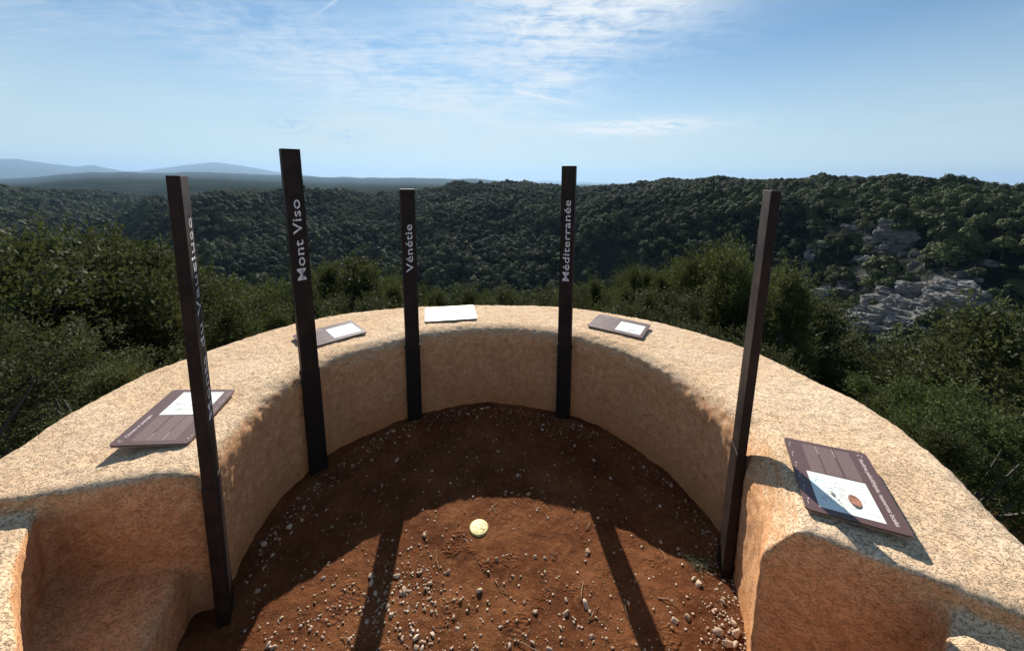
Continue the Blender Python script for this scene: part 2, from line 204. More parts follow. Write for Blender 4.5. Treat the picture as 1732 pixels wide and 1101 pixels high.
(-0.09,[-0.35,-0.5,-0.65,-0.81,-1.02,-1.34,-1.66,-2.01,-2.46,-2.92,-3.48,-4.03,-4.59,-5.15,-5.79,-6.8,-7.81,-8.82,-9.83,-10.84,-13.05,-15.49,-17.92,-20.4,-22.8,-28.1,-36.3,-44.6,-52.8,-61.0,-69.2,-74.7,-76.4,-78.1,-79.8,-81.5,-75.1,-63.2,-46.8,-33.5,-28.4,-24.4,-21.6,-18.78,-20.1,-24.5,-29.0,-34.3,-39.7,-45.1,-54.7,-66.2,-77.7,-89.1,-100.6,-112.1,-123.5,-135.2,-146.8,-158.4,-170.1,-176.0,-172.8,-169.5,-166.3,-163.1,-296.3,-500.6,-704.9,-677.8,-644.0,-610.3,-576.5,-525.5,-462.8,-400.0]),
(8.27,[-0.35,-0.5,-0.65,-0.81,-1.02,-1.34,-1.66,-2.01,-2.46,-2.92,-3.48,-4.03,-4.59,-5.15,-5.79,-6.8,-7.81,-8.82,-9.83,-10.84,-13.05,-15.49,-17.92,-20.4,-22.8,-28.0,-36.0,-43.9,-51.9,-59.9,-67.8,-73.2,-74.9,-76.7,-78.4,-80.1,-66.7,-49.4,-33.8,-28.6,-23.6,-20.2,-16.86,-18.54,-21.9,-25.2,-29.7,-34.8,-39.9,-48.5,-60.6,-72.6,-84.7,-96.7,-108.8,-120.8,-133.1,-146.5,-159.9,-173.3,-186.7,-195.0,-195.3,-195.6,-195.9,-196.1,-333.0,-541.2,-749.3,-697.7,-638.7,-579.7,-520.7,-474.6,-437.3,-400.0]),
(15.13,[-0.35,-0.5,-0.65,-0.81,-1.02,-1.34,-1.66,-2.01,-2.46,-2.92,-3.48,-4.03,-4.59,-5.15,-5.79,-6.8,-7.81,-8.82,-9.83,-10.84,-13.05,-15.49,-17.92,-20.4,-22.8,-27.8,-35.3,-42.9,-50.4,-57.9,-65.5,-70.6,-72.3,-74.1,-75.8,-77.3,-53.6,-33.3,-22.9,-17.53,-14.6,-12.02,-14.32,-17.47,-20.6,-24.6,-29.4,-34.2,-41.1,-51.0,-60.8,-70.7,-80.6,-90.5,-100.3,-110.2,-120.3,-131.7,-143.2,-154.6,-166.0,-172.0,-169.2,-166.5,-163.7,-160.9,-290.5,-489.1,-687.7,-635.8,-576.8,-517.7,-458.7,-426.7,-413.4,-400.0]),
(27.48,[-0.35,-0.5,-0.65,-0.81,-1.02,-1.34,-1.66,-2.01,-2.46,-2.92,-3.48,-4.03,-4.59,-5.15,-5.79,-6.8,-7.81,-8.82,-9.83,-10.84,-13.05,-15.49,-17.92,-20.4,-22.8,-27.6,-34.7,-41.9,-49.0,-56.2,-62.4,-63.9,-65.4,-66.8,-68.3,-57.1,-31.2,-14.81,-10.21,-7.27,-5.9,-7.53,-9.15,-10.77,-14.0,-18.48,-23.0,-28.6,-35.8,-42.9,-50.1,-57.2,-64.4,-71.5,-78.7,-85.9,-93.1,-100.5,-108.0,-115.5,-123.0,-124.5,-116.4,-108.3,-100.2,-92.1,-204.4,-379.6,-554.7,-503.6,-446.1,-388.6,-331.1,-328.9,-364.4,-400.0]),
(35.27,[-0.35,-0.5,-0.65,-0.81,-1.02,-1.34,-1.66,-2.01,-2.46,-2.92,-3.48,-4.03,-4.59,-5.15,-5.79,-6.8,-7.81,-8.82,-9.83,-10.84,-13.05,-15.49,-17.92,-20.4,-22.8,-27.2,-33.5,-39.9,-46.2,-52.6,-58.2,-59.7,-61.2,-62.7,-64.2,-37.5,-15.07,-10.25,-6.6,-3.16,-3.9,-5.23,-6.56,-7.89,-10.99,-15.47,-19.95,-25.2,-31.6,-37.9,-44.2,-50.6,-56.9,-63.2,-69.6,-75.9,-82.2,-88.6,-94.9,-101.2,-107.5,-108.1,-99.6,-91.1,-82.6,-74.1,-177.2,-338.4,-499.7,-441.0,-376.1,-311.1,-246.2,-261.1,-330.5,-400.0]),
(42.29,[-0.35,-0.5,-0.65,-0.81,-1.02,-1.34,-1.66,-2.01,-2.46,-2.92,-3.48,-4.03,-4.59,-5.15,-5.79,-6.8,-7.81,-8.82,-9.83,-10.84,-13.05,-15.49,-17.92,-20.4,-22.8,-26.9,-32.7,-38.5,-44.3,-50.1,-53.6,-55.1,-56.6,-58.1,-41.0,-17.93,-11.17,-7.86,-4.82,-2.11,-3.64,-5.18,-6.72,-8.25,-11.44,-15.92,-20.4,-25.2,-30.3,-35.4,-40.5,-45.6,-50.7,-55.8,-60.9,-66.0,-71.1,-76.3,-81.5,-86.6,-91.8,-91.6,-82.9,-74.2,-65.5,-56.7,-150.0,-296.5,-443.0,-378.2,-307.3,-236.5,-165.7,-197.1,-298.6,-400.0]),
(48.82,[-0.35,-0.5,-0.65,-0.81,-1.02,-1.34,-1.66,-2.01,-2.46,-2.92,-3.48,-4.03,-4.59,-5.15,-5.79,-6.8,-7.81,-8.82,-9.83,-10.84,-13.05,-15.49,-17.92,-20.4,-22.8,-26.4,-31.3,-36.2,-41.1,-46.0,-47.4,-48.8,-50.2,-46.4,-25.3,-12.02,-9.8,-7.53,-5.23,-4.79,-6.36,-7.94,-9.52,-11.1,-14.3,-18.78,-23.3,-27.2,-30.3,-33.4,-36.6,-39.7,-42.9,-46.0,-49.1,-52.3,-55.4,-58.7,-62.0,-65.2,-68.5,-66.6,-56.3,-46.1,-35.9,-25.6,-106.8,-235.6,-364.4,-299.1,-228.3,-157.4,-86.6,-136.2,-268.1,-400.0]),
(53.44,[-0.35,-0.5,-0.65,-0.81,-1.02,-1.34,-1.66,-2.01,-2.46,-2.92,-3.48,-4.03,-4.59,-5.15,-5.79,-6.8,-7.81,-8.82,-9.83,-10.84,-13.05,-15.49,-17.92,-20.4,-22.8,-26.3,-30.7,-35.2,-39.7,-42.9,-44.1,-45.3,-46.5,-38.0,-20.5,-11.43,-9.84,-8.08,-6.22,-6.72,-8.28,-9.84,-11.4,-12.96,-16.16,-20.6,-25.1,-28.4,-30.1,-31.8,-33.5,-35.3,-37.0,-38.7,-40.4,-42.1,-43.9,-45.8,-47.7,-49.5,-51.4,-48.3,-37.1,-25.8,-14.61,-3.39,-75.4,-190.9,-306.3,-241.1,-170.7,-100.4,-30.0,-92.7,-246.3,-400.0]),
(58.15,[-0.35,-0.5,-0.65,-0.81,-1.02,-1.34,-1.66,-2.01,-2.46,-2.92,-3.48,-4.03,-4.59,-5.15,-5.79,-6.8,-7.81,-8.82,-9.83,-10.84,-13.05,-15.49,-17.92,-20.4,-22.8,-25.7,-29.1,-32.6,-36.0,-38.3,-39.1,-39.8,-40.6,-32.9,-17.5,-9.52,-8.43,-7.04,-5.47,-5.96,-7.38,-8.8,-10.22,-11.64,-14.78,-19.26,-23.7,-26.5,-27.1,-27.7,-28.3,-28.9,-29.5,-30.0,-30.6,-31.2,-31.8,-32.3,-32.7,-33.2,-33.7,-29.3,-17.15,-4.99,7.17,19.33,-43.0,-144.2,-245.5,-180.7,-111.1,-41.6,27.9,-48.2,-224.1,-400.0])]

# ------------------------------------------------------------ terrain
AZS = np.array([c[0] for c in TERRAIN]); TZ = np.array([c[1] for c in TERRAIN])
TD = np.linspace(math.log(2.5), math.log(42000), TZ.shape[1])
def terrain_z(x, y, detail=True):
    x = np.asarray(x, float); y = np.asarray(y, float)
    d = np.maximum(np.hypot(x, y), 2.5); az = np.degrees(np.arctan2(x, y)); ld = np.log(d)
    azc = np.clip(az, AZS[0], AZS[-1])
    i = np.clip(np.searchsorted(AZS, azc)-1, 0, len(AZS)-2); f = (azc-AZS[i])/(AZS[i+1]-AZS[i])
    j = np.clip(((ld-TD[0])/(TD[1]-TD[0])).astype(int), 0, len(TD)-2); g = np.clip((ld-TD[j])/(TD[1]-TD[0]), 0, 1)
    z = (TZ[i, j]*(1-f)+TZ[i+1, j]*f)*(1-g) + (TZ[i, j+1]*(1-f)+TZ[i+1, j+1]*f)*g
    # behind the viewpoint the hill top runs on gently
    back = np.clip((np.abs(az)-62)/40, 0, 1); back = back*back*(3-2*back)
    z = z*(1-back) + back*(-0.35 - 0.9*np.clip((d-3.5)/20, 0, 1) - d*.02)
    rc = np.hypot(x+.08, y-1.49)
    flat = np.clip((rc-2.2)/1.0, 0, 1)
    if detail:
        amp = np.clip(d*.022, .05, 12)*np.where((d > 330) & (d < 1100), .5, 1)*np.clip((d-4)/10, 0, 1)
        amp = np.where(d > 3000, 14 + (d-3000)*.0022, amp)
        amp = np.where(d > 3000, 14 + (d-3000)*.0042, amp); sc = np.where(d > 3000, d*.05, np.clip(d*.14, 3, 400))
        z = z + amp*fbm(x/sc, y/sc, seed=5, octv=4)*.55*(1-back*.6)
        # gullies and spurs in the canyon side
        gl = np.clip((d-170)/50, 0, 1)*np.clip((900-d)/200, 0, 1)*np.clip((-z-7)/22, 0, 1)
        z = z + gl*(11*fbm(x/85+7, y/85, seed=44, octv=3) - 9*np.abs(vnoise(x/60, y/110, seed=45)))
    low = -0.30
    return np.where(rc < 3.2, np.minimum(z, low)*flat + (1-flat)*low, z)

az_in = np.arange(-64, 64.01, .4); az_out = np.arange(70, 291, 6.)
azs = np.radians(np.concatenate([az_in, az_out]))
rad = np.concatenate([[0.0], np.exp(np.linspace(math.log(2.0), math.log(41000), 270))])
AA, RR = np.meshgrid(azs, rad[1:]); X = (np.sin(AA)*RR); Y = (np.cos(AA)*RR)
Z = terrain_z(X, Y)
V = np.column_stack([X.ravel(), Y.ravel(), Z.ravel()]); V = np.vstack([V, [0, 0, -.30]])
na, nr = len(azs), len(rad)-1
jj, ii = np.meshgrid(np.arange(na), np.arange(nr-1)); jn = (jj+1) % na
F = np.stack([ii*na+jj, (ii+1)*na+jj, (ii+1)*na+jn, ii*na+jn], -1).reshape(-1, 4)[:, ::-1]
quads = [tuple(q) for q in F.tolist()]
quads += [(na*nr, (k+1) % na, k) for k in range(na)]
mt_ground, t, b = mat('hill_ground', rough=1., spec=.0)
co = t.new('ShaderNodeNewGeometry').outputs['Position']
n1 = t.noise(co, .02, 8, .65); n2 = t.noise(co, .35, 6, .6)
dirt = t.mix(t.ramp(n2, .4, .62), (.022, .022, .012, 1), (.055, .045, .028, 1))
wood = t.mix(t.ramp(t.noise(co, .008, 10, .7), .38, .66), (.010, .016, .010, 1), (.030, .040, .022, 1))
cd = t.new('ShaderNodeVectorMath', operation='LENGTH'); t.l.new(co, cd.inputs[0])
col = t.mix(t.ramp(cd.outputs['Value'], 60, 200), dirt, wood)
sepg = t.new('ShaderNodeSeparateXYZ'); t.l.new(co, sepg.inputs[0])
clear = t.math('MULTIPLY', t.ramp(sepg.outputs[1], .6, -.6), t.ramp(cd.outputs['Value'], 22, 14))  # unseen pale ochre ground behind the viewpoint, added to bounce warm light
col = t.mix(clear, col, t.mix(t.ramp(n2, .35, .65), (.42, .23, .11, 1), (.54, .36, .21, 1)))
rockm = t.new('ShaderNodeAttribute', attribute_name='rock').outputs['Fac']
rk = t.math('MULTIPLY', rockm, t.ramp(t.noise(co, .12, 8, .7), .42, .55))
rcol = t.mix(t.noise(co, .5, 8, .7), (.07, .07, .07, 1), (.32, .31, .295, 1))
col = t.mix(rk, col, rcol)
t.l.new(col, b.inputs['Base Color'])
bump(t, b, t.math('ADD', t.math('MULTIPLY', t.noise(co, .03, 12, .75), 12.), t.noise(co, .6, 8, .65)), 1.0, 1.0)
me = mesh_np('ground', V, quads, smooth=True, mats=[mt_ground])
# limestone shows through the scrub on the right-hand canyon side
F_PX = 636.3
def el_of(py, az):
    """elevation of a row of the 1732-wide view at a bearing: a design aid that turns sight lines into real heights"""
    lo, hi = -1.2, .4
    for _ in range(26):
        e = (lo+hi)/2; d = Vector((math.sin(az)*math.cos(e), math.cos(az)*math.cos(e), math.sin(e)))
        if 400.5 - F_PX*d.dot(_Y)/d.dot(_f) > py: lo = e
        else: hi = e
    return e
ROCKS = []      # bearing, distance, half-width in degrees, half-depth in metres, strength
for px_, py_, sa, sdd, k in [(1420, 500, 1.6, 6, .6), (1530, 520, 2.4, 8, .8), (1660, 500, 2.6, 7, .6), (1580, 420, 1.6, 5, .4), (1700, 560, 2.0, 6, .5), (1530, 575, 2.2, 8, .8), (1350, 480, 1.2, 4, .4), (1478, 545, 2.2, 9, 1.), (1600, 520, 3.0, 9, 1.), (1550, 500, 2.0, 7, .9), (1640, 545, 2.0, 8, .8), (1490, 430, 1.9, 10, 1.), (1470, 470, 1.3, 7, .8), (1505, 395, 1.8, 9, .9),
                             (1440, 385, 1.6, 5, .6), (1610, 470, 2.2, 6, .6), (1680, 440, 1.8, 5, .4), (1395, 520, 1.2, 5, .5), (1560, 450, 1.4, 5, .5), (1380, 420, 1.0, 4, .3)]:
    a_ = math.atan((px_-866)/F_PX/(1.0 if 0 else 1.0)); 
    for _ in range(6):      # bearing of that column at that row
        e_ = el_of(py_, a_); d_ = Vector((math.sin(a_)*math.cos(e_), math.cos(a_)*math.cos(e_), math.sin(e_)))
        a_ += math.atan((px_-(866+F_PX*d_.dot(_X)/d_.dot(_f)))/F_PX)*.8
    dd = np.linspace(110, 500, 700); el_ = np.arctan2(terrain_z(np.sin(a_)*dd, np.cos(a_)*dd)-EYE, dd); hit = np.nonzero(el_ >= el_of(py_, a_))[0]
    ROCKS.append((math.degrees(a_), float(dd[hit[0]]) if len(hit) else 240., sa, sdd, k))
print([tuple(round(q, 1) for q in r) for r in ROCKS])
def rockmask(x, y):
    az = np.degrees(np.arctan2(x, y)); d = np.hypot(x, y); m = 0
    for a0, d0, sa, sdd, k in ROCKS: m = np.maximum(m, k*np.exp(-((az-a0)/sa)**2-((d-d0)/sdd)**2))
    return np.clip(m*1.25*(1+1.15*fbm(x/5, y/5, seed=3)) - .15, 0, 1)
rm = rockmask(V[:, 0], V[:, 1])
at = me.attributes.new('rock', 'FLOAT', 'POINT'); at.data.foreach_set('value', rm.astype(np.float32))
ground = tag(link('ground', me), kind='structure')

# ------------------------------------------------------------ soil floor inside the ring
CX, CY = -0.079, 1.487
def soil_z(x, y):
    r = np.hypot(x-CX, y-CY)
    z = .012*fbm(x*2.3, y*2.3, seed=11, octv=3) + .0055*fbm(x*14, y*14, seed=12, octv=4, gain=.65)
    rm_ = np.clip((np.hypot(x+.142, y-1.599)-.055)/.05, 0, 1); z = z*rm_
    z = z + .02*np.clip((r-.85)/.3, 0, 1)
    z = z - .42*np.clip((r-2.7)/1.3, 0, 1)**1.3
    front = np.clip((y-CY+.9)/.4, 0, 1)
    return z - .6*front*np.clip((r-1.25)/.3, 0, 1)
n_ = 420; g = np.linspace(-1, 1, n_); gx, gy = np.meshgrid(CX + g*4.2*(.35+.65*np.abs(g)), CY-.4 + g*4.2*(.35+.65*np.abs(g)))
gz = soil_z(gx, gy)
k = np.arange(n_*n_).reshape(n_, n_)
F = np.stack([k[:-1, :-1], k[:-1, 1:], k[1:, 1:], k[1:, :-1]], -1).reshape(-1, 4)
mt_soil, t, b = mat('red_soil', rough=.95, spec=.15)
co = t.new('ShaderNodeTexCoord').outputs['Object']
n1 = t.noise(co, 3, 8, .65); n2 = t.noise(co, 40, 8, .7); n3 = t.noise(co, 220, 4, .7)
col = t.mix(t.ramp(n1, .35, .68), (.115, .036, .012, 1), (.215, .082, .030, 1))
col = t.mix(t.ramp(n2, .52, .75), col, (.27, .12, .052, 1))
col = t.mix(t.ramp(n2, .46, .30), col, (.075, .030, .015, 1))
col = t.mix(t.math('MULTIPLY', t.ramp(n3, .62, .72), .6), col, (.36, .24, .15, 1))
sps = t.new('ShaderNodeSeparateXYZ'); t.l.new(co, sps.inputs[0])
col = t.mix(t.ramp(sps.outputs[1], .45, -.15), col, t.mix(n2, (.38, .19, .085, 1), (.50, .30, .16, 1)))  # soil turned sandy out of view, added to throw warm light on the walls
t.l.new(col, b.inputs['Base Color'])
# boot treads pressed into the damp soil
vor = t.new('ShaderNodeTexVoronoi', feature='SMOOTH_F1'); t.l.new(t.mapping(co, (1, 1.6, 1), (0, 0, .5)), vor.inputs['Vector']); vor.inputs['Scale'].default_value = 70
trd = t.math('MULTIPLY', t.math('MULTIPLY', vor.outputs['Distance'], t.ramp(t.noise(co, 6.5, 2, .4), .57, .63)), .9)
h = t.math('ADD', t.math('MULTIPLY', n2, 1.0), t.math('MULTIPLY', n3, .35)); h = t.math('ADD', h, trd)
bump(t, b, h, 1.0, .016)
soil = tag(link('soil_floor', mesh_np('soil_floor', np.column_stack([gx.ravel(), gy.ravel(), gz.ravel()]), F, True, [mt_soil])), kind='structure')

# ------------------------------------------------------------ ring wall of rough render
def r_out(deg):
    T = [(-90, 1.85), (-30, 1.70), (-14, 1.70), (1, 1.80), (30, 1.88), (64, 1.73), (91, 1.66), (117, 1.75), (142, 1.94), (167, 2.00), (184, 1.92), (200, 1.92), (260, 1.9)]
    return float(np.interp(deg, [a for a, _ in T], [c for _, c in T]))
def ring(bm, a0, a1, prof):
    n = max(3, int(abs(a1-a0)/1.5)); rows = []
    for i in range(n+1):
        a = a0+(a1-a0)*i/n; ca, sa = math.cos(R(a)), math.sin(R(a))
        rows.append([bm.verts.new((CX+r*ca, CY+r*sa, z)) for r, z in prof(a)])
    m_ = len(rows[0])
    for i in range(n):
        for j in range(m_):
            bm.faces.new((rows[i][j], rows[i][(j+1) % m_], rows[i+1][(j+1) % m_], rows[i+1][j]))
    bm.faces.new(rows[0][::-1]); bm.faces.new(rows[-1])
bm = bmesh.new()
HT = .618
def r_arm(a): return float(np.interp(a, [-60, -45, -30, -25, 192, 200, 213, 240], [1.20, 1.27, 1.38, 1.46, 1.58, 1.50, 1.34, 1.25]))
def HTf(a): return float(np.interp(a, [-30, -8, 22], [.685, .685, .622]))
def r_in(a): return float(np.interp(a, [-30, -22, -8, 0, 132, 148, 163, 185], [.985, 1.01, 1.040, 1.10, 1.11, 1.15, 1.14, 1.085]))
ring(bm, -28.8, 193.6, lambda a: [(r_in(a)+.01, -.25), (r_in(a), .54), (r_in(a)+.03, .600), (r_in(a)+.09, HTf(a)), (r_out(a)-.02, HTf(a)-.012), (r_out(a)+.10, -.6), (1.3, -.6)])
for a0, a1 in ((193.0, 230), (-52, -28.0)):
    ring(bm, a0, a1, lambda a: [(1.18, -.25), (1.17, .238), (1.62, .246), (1.62, -.5)])
    ring(bm, a0, a1, lambda a: [(r_arm(a)+.03, -.25), (r_arm(a), .615 if a < 90 else .555), (r_out(a)-.02, .605 if a < 90 else .545), (r_out(a)+.10, -.6), (1.6, -.6)])
bmesh.ops.recalc_face_normals(bm, faces=bm.faces)
me = bpy.data.meshes.new('wall_base'); bm.to_mesh(me); bm.free()
tmp = bpy.data.objects.new('tmp', me); scene.collection.objects.link(tmp)
md = tmp.modifiers.new('a', 'REMESH'); md.mode = 'VOXEL'; md.voxel_size = .0115
md = tmp.modifiers.new('b', 'SMOOTH'); md.factor = .5; md.iterations = 24
dg = bpy.context.evaluated_depsgraph_get()
wme = bpy.data.meshes.new_from_object(tmp.evaluated_get(dg)); bpy.data.objects.remove(tmp)
nv = len(wme.vertices); P = np.empty(nv*3, np.float32); wme.vertices.foreach_get('co', P); P = P.reshape(-1, 3).astype(float)
N = np.empty(nv*3, np.float32); wme.vertex_normals.foreach_get('vector', N); N = N.reshape(-1, 3)
dsp = .009*fbm(P[:, 0]*2.2, P[:, 1]*2.6, P[:, 2]*2.6, seed=21, octv=3) + .0030*fbm(P[:, 0]*30, P[:, 1]*30, P[:, 2]*30, seed=22, octv=3, gain=.7)
P += N*dsp[:, None]
wme.vertices.foreach_set('co', P.astype(np.float32).ravel()); wme.update()
wme.polygons.foreach_set('use_smooth', [True]*len(wme.polygons))
mt_wall, t, b = mat('rough_render', rough=.92, spec=.15)
co = t.new('ShaderNodeTexCoord').outputs['Object']; sp = t.new('ShaderNodeSeparateXYZ'); t.l.new(co, sp.inputs[0])
n1 = t.noise(co, 2.2, 6, .6); n2 = t.noise(co, 26, 7, .65)
fleck = t.noise(t.mapping(co, (.8, 1., 1.3), (0, 0, .35)), 120, 4, .6, 1.0)
pit = t.noise(t.mapping(co, (.5, 1., 1.3), (.3, .2, .9)), 60, 5, .65, 1.2)
col = t.mix(t.ramp(n1, .34, .7), (.66, .455, .28, 1), (.74, .55, .375, 1))
col = t.mix(t.math('MULTIPLY', t.ramp(n2, .5, .72), .5), col, (.80, .64, .47, 1))
col = t.mix(t.math('MULTIPLY', t.ramp(pit, .40, .28), .42), col, (.36, .21, .11, 1))
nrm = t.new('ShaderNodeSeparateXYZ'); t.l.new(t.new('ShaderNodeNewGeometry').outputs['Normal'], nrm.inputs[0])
upright = t.ramp(t.math('ADD', nrm.outputs[2], t.math('MULTIPLY', n2, .3)), .97, .45)      # vertical faces redder than the top: warm shade painted into the colour
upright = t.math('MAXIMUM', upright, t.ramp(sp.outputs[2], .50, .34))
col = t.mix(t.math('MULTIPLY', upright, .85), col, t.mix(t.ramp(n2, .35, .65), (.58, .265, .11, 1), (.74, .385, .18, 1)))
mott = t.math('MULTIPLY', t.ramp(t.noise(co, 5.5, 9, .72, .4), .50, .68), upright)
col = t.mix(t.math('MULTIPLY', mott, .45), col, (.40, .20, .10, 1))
mott2 = t.math('MULTIPLY', t.ramp(t.noise(co, 1.3, 7, .7, .6), .55, .70), t.math('SUBTRACT', 1.0, upright))
col = t.mix(t.math('MULTIPLY', mott2, .30), col, (.62, .46, .32, 1))
splash_bounce = t.math('MULTIPLY', t.ramp(t.math('ADD', sp.outputs[2], t.math('MULTIPLY', n1, .25)), .45, .05), .8)  # soil stain low on the wall, with warm bounce light painted in
col = t.mix(splash_bounce, col, (.56, .24, .09, 1))
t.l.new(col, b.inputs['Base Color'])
h = t.math('ADD', t.math('MULTIPLY', t.ramp(fleck, .50, .68), .75), t.math('MULTIPLY', t.ramp(pit, .28, .42), .9)); h = t.math('ADD', h, t.math('MULTIPLY', n2, .40))
h = t.math('MULTIPLY', h, t.math('SUBTRACT', 1.0, t.math('MULTIPLY', upright, .52)))
bump(t, b, h, 1.0, .0062)
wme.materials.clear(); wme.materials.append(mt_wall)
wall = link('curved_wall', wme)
tag(wall, 'thick curved wall of rough ochre render with carved seat ends, circling the red soil', 'wall')

# surface height of the finished wall, for what stands on it
from mathutils.bvhtree import BVHTree
wall_tree = BVHTree.FromPolygons([tuple(p) for p in P.tolist()], [tuple(p.vertices) for p in wme.polygons])
def wall_top(x, y):
    h = wall_tree.ray_cast(Vector((x, y, 3)), Vector((0, 0, -1)))[0]
    return h.z if h else 0.6

# ------------------------------------------------------------ steel posts with lettering
mt_post, t, b = mat('dark_brown_steel', rough=.55, spec=.3)
co = t.new('ShaderNodeTexCoord').outputs['Object']
n1 = t.noise(co, 9, 8, .7); n2 = t.noise(co, 160, 4, .7)
t.l.new(t.mix(t.ramp(n1, .35, .7), (.008, .0048, .0045, 1), (.038, .020, .015, 1)), b.inputs['Base Color'])
t.l.new(t.math('ADD', .45, t.math('MULTIPLY', n1, .3)), b.inputs['Roughness']); bump(t, b, n2, .35, .0012)
mt_sleeve, t, b = mat('black_coating', rough=.62, spec=.35)
co = t.new('ShaderNodeTexCoord').outputs['Object']; n1 = t.noise(co, 14, 8, .7)
t.l.new(t.mix(n1, (.004, .003, .003, 1), (.010, .007, .007, 1)), b.inputs['Base Color']); bump(t, b, t.noise(co, 90, 5, .7), .5, .002)
mt_letter, t, b = mat('pale_lettering', (.88, .88, .90), .4)
def box_bm(bm, cx, cy, z0, z1, wx, wy, bev=.003):
    r = bmesh.ops.create_cube(bm, size=1)
    for v in r['verts']: v.co = Vector((cx+v.co.x*wx, cy+v.co.y*wy, (z0+z1)/2+v.co.z*(z1-z0)))
    if bev:
        es = list({e for v in r['verts'] for e in v.link_edges})
        bmesh.ops.bevel(bm, geom=es, offset=bev, segments=2, affect='EDGES', profile=.6)
def bm_obj(name, bm, mt, parent=None, smooth=False, **k):
    me = bpy.data.meshes.new(name); bm.to_mesh(me); bm.free()
    if smooth: me.polygons.foreach_set('use_smooth', [True]*len(me.polygons))
    me.materials.append(mt); return link(name, me, parent, **k)
def text_mesh(s, size, extrude, offset=0., spacing=1.):
    c = bpy.data.curves.new('txt', 'FONT'); c.body = s; c.size = size; c.extrude = extrude; c.offset = offset
    c.align_x = 'LEFT'; c.space_character = spacing; c.resolution_u = 3
    o = bpy.data.objects.new('txt', c); scene.collection.objects.link(o)
    dg = bpy.context.evaluated_depsgraph_get(); dg.update()
    me = bpy.data.meshes.new_from_object(o.evaluated_get(dg)); bpy.data.objects.remove(o); bpy.data.curves.remove(c)
    return me
def fit_mesh(me, M):
    me.transform(M); me.update()
def stencil_text(s, length, cap):
    """pale letters of a stencil face, with narrow bridges left where a round letter would fall out"""
    me = text_mesh(s, 1.0, .0, .007, 1.06)
    v = np.empty(len(me.vertices)*3, np.float32); me.vertices.foreach_get('co', v); v = v.reshape(-1, 3)
    x0, x1 = v[:, 0].min(), v[:, 0].max(); sx = length/(x1-x0); sy = cap/.73
    v[:, 0] = (v[:, 0]-x0)*sx; v[:, 1] *= sy
    def right(m_): q = np.empty(len(m_.vertices)*3, np.float32); m_.vertices.foreach_get('co', q); return q.reshape(-1, 3)
    out = []
    for i, ch in enumerate(s):
        if ch == ' ': continue
        one = text_mesh(ch, 1.0, .0, .007, 1.06); q = right(one)
        q[:, 0] += right(text_mesh(s[:i+1], 1.0, .0, .007, 1.06))[:, 0].max() - q[:, 0].max()
        q[:, 0] = (q[:, 0]-x0)*sx; q[:, 1] *= sy
        one.vertices.foreach_set('co', q.ravel()); one.update(); out.append(one)
    return out
def post(px, py, lean, top, naz, wdt, dep, sleeve_top, slm, word, z0, z1, label):
    """naz: compass bearing (from +Y) that the lettered face looks to"""
    e = link('signpost', None, loc=(px, py, 0)); e.rotation_euler = (Matrix.Rotation(math.atan2(math.hypot(*lean), top), 4, Vector((-lean[1], lean[0], 0)).normalized()) @ Matrix.Rotation(R(180-naz), 4, 'Z')).to_euler()      # local -Y is the lettered face
    tag(e, label, 'signpost', 'steel name posts round the inside of the wall')
    bm = bmesh.new(); box_bm(bm, 0, 0, sleeve_top-.004, top, wdt, dep, .0025); bm_obj('shaft', bm, mt_post, e)
    bm = bmesh.new(); box_bm(bm, 0, 0, -.15, sleeve_top, wdt+.004, dep+.004, .003)
    for s_ in (-1, 1): box_bm(bm, s_*(wdt/2+.004), 0, sleeve_top-.018, sleeve_top-.004, .008, .016, .002)
    bm_obj('base_sleeve', bm, slm, e)
    if word:
        M = Matrix.Translation((wdt*.22, -dep/2-.0012, z0)) @ Matrix(((0, -1, 0, 0), (0, 0, 1, 0), (1, 0, 0, 0), (0, 0, 0, 1)))
        # letters run upwards: text x -> z, text y -> -x
        for me in stencil_text(word, z1-z0, wdt*.50):
            fit_mesh(me, M); me.materials.append(mt_letter); link('letter', me, e)
        bm = bmesh.new()
        box_bm(bm, wdt*.22-wdt*.185, -dep/2-.0016, z0-.01, z1+.01, .0020, .0012, 0)
        bm_obj('stencil_bridge', bm, mt_post, e)
    return e
post(-1.090, 1.212, (.011, .010), 1.690, 62, .088, .036, .600, mt_post, 'Monts du Vaucluse', .837, 1.554, 'dark steel post reading Monts du Vaucluse, leftmost, in front of the left info panel')
post(-1.102, 1.943, (-.021, -.012), 1.824, 137, .086, .045, .640, mt_sleeve, 'Mont Viso', 1.150, 1.572, 'tallest dark steel post, lettered Mont Viso, beside the second panel from left')
post(-.663, 2.407, (-.009, -.002), 1.616, 157, .090, .045, .570, mt_sleeve, 'Vénétie', 1.080, 1.392, 'shortest dark steel post, lettered Vénétie, left of the blank white-glaring panel')
post(.383, 2.463, (-.020, .003), 1.776, 199, .091, .045, .560, mt_sleeve, 'Méditerranée', 1.018, 1.557, 'dark steel post lettered Méditerranée, right of centre at the back of the ring')
post(.954, 1.414, (.009, -.006), 1.665, 287, .088, .032, .600, mt_post, None, 0, 0, 'bare dark steel post without visible lettering, rightmost, casting a shadow over the right panel')

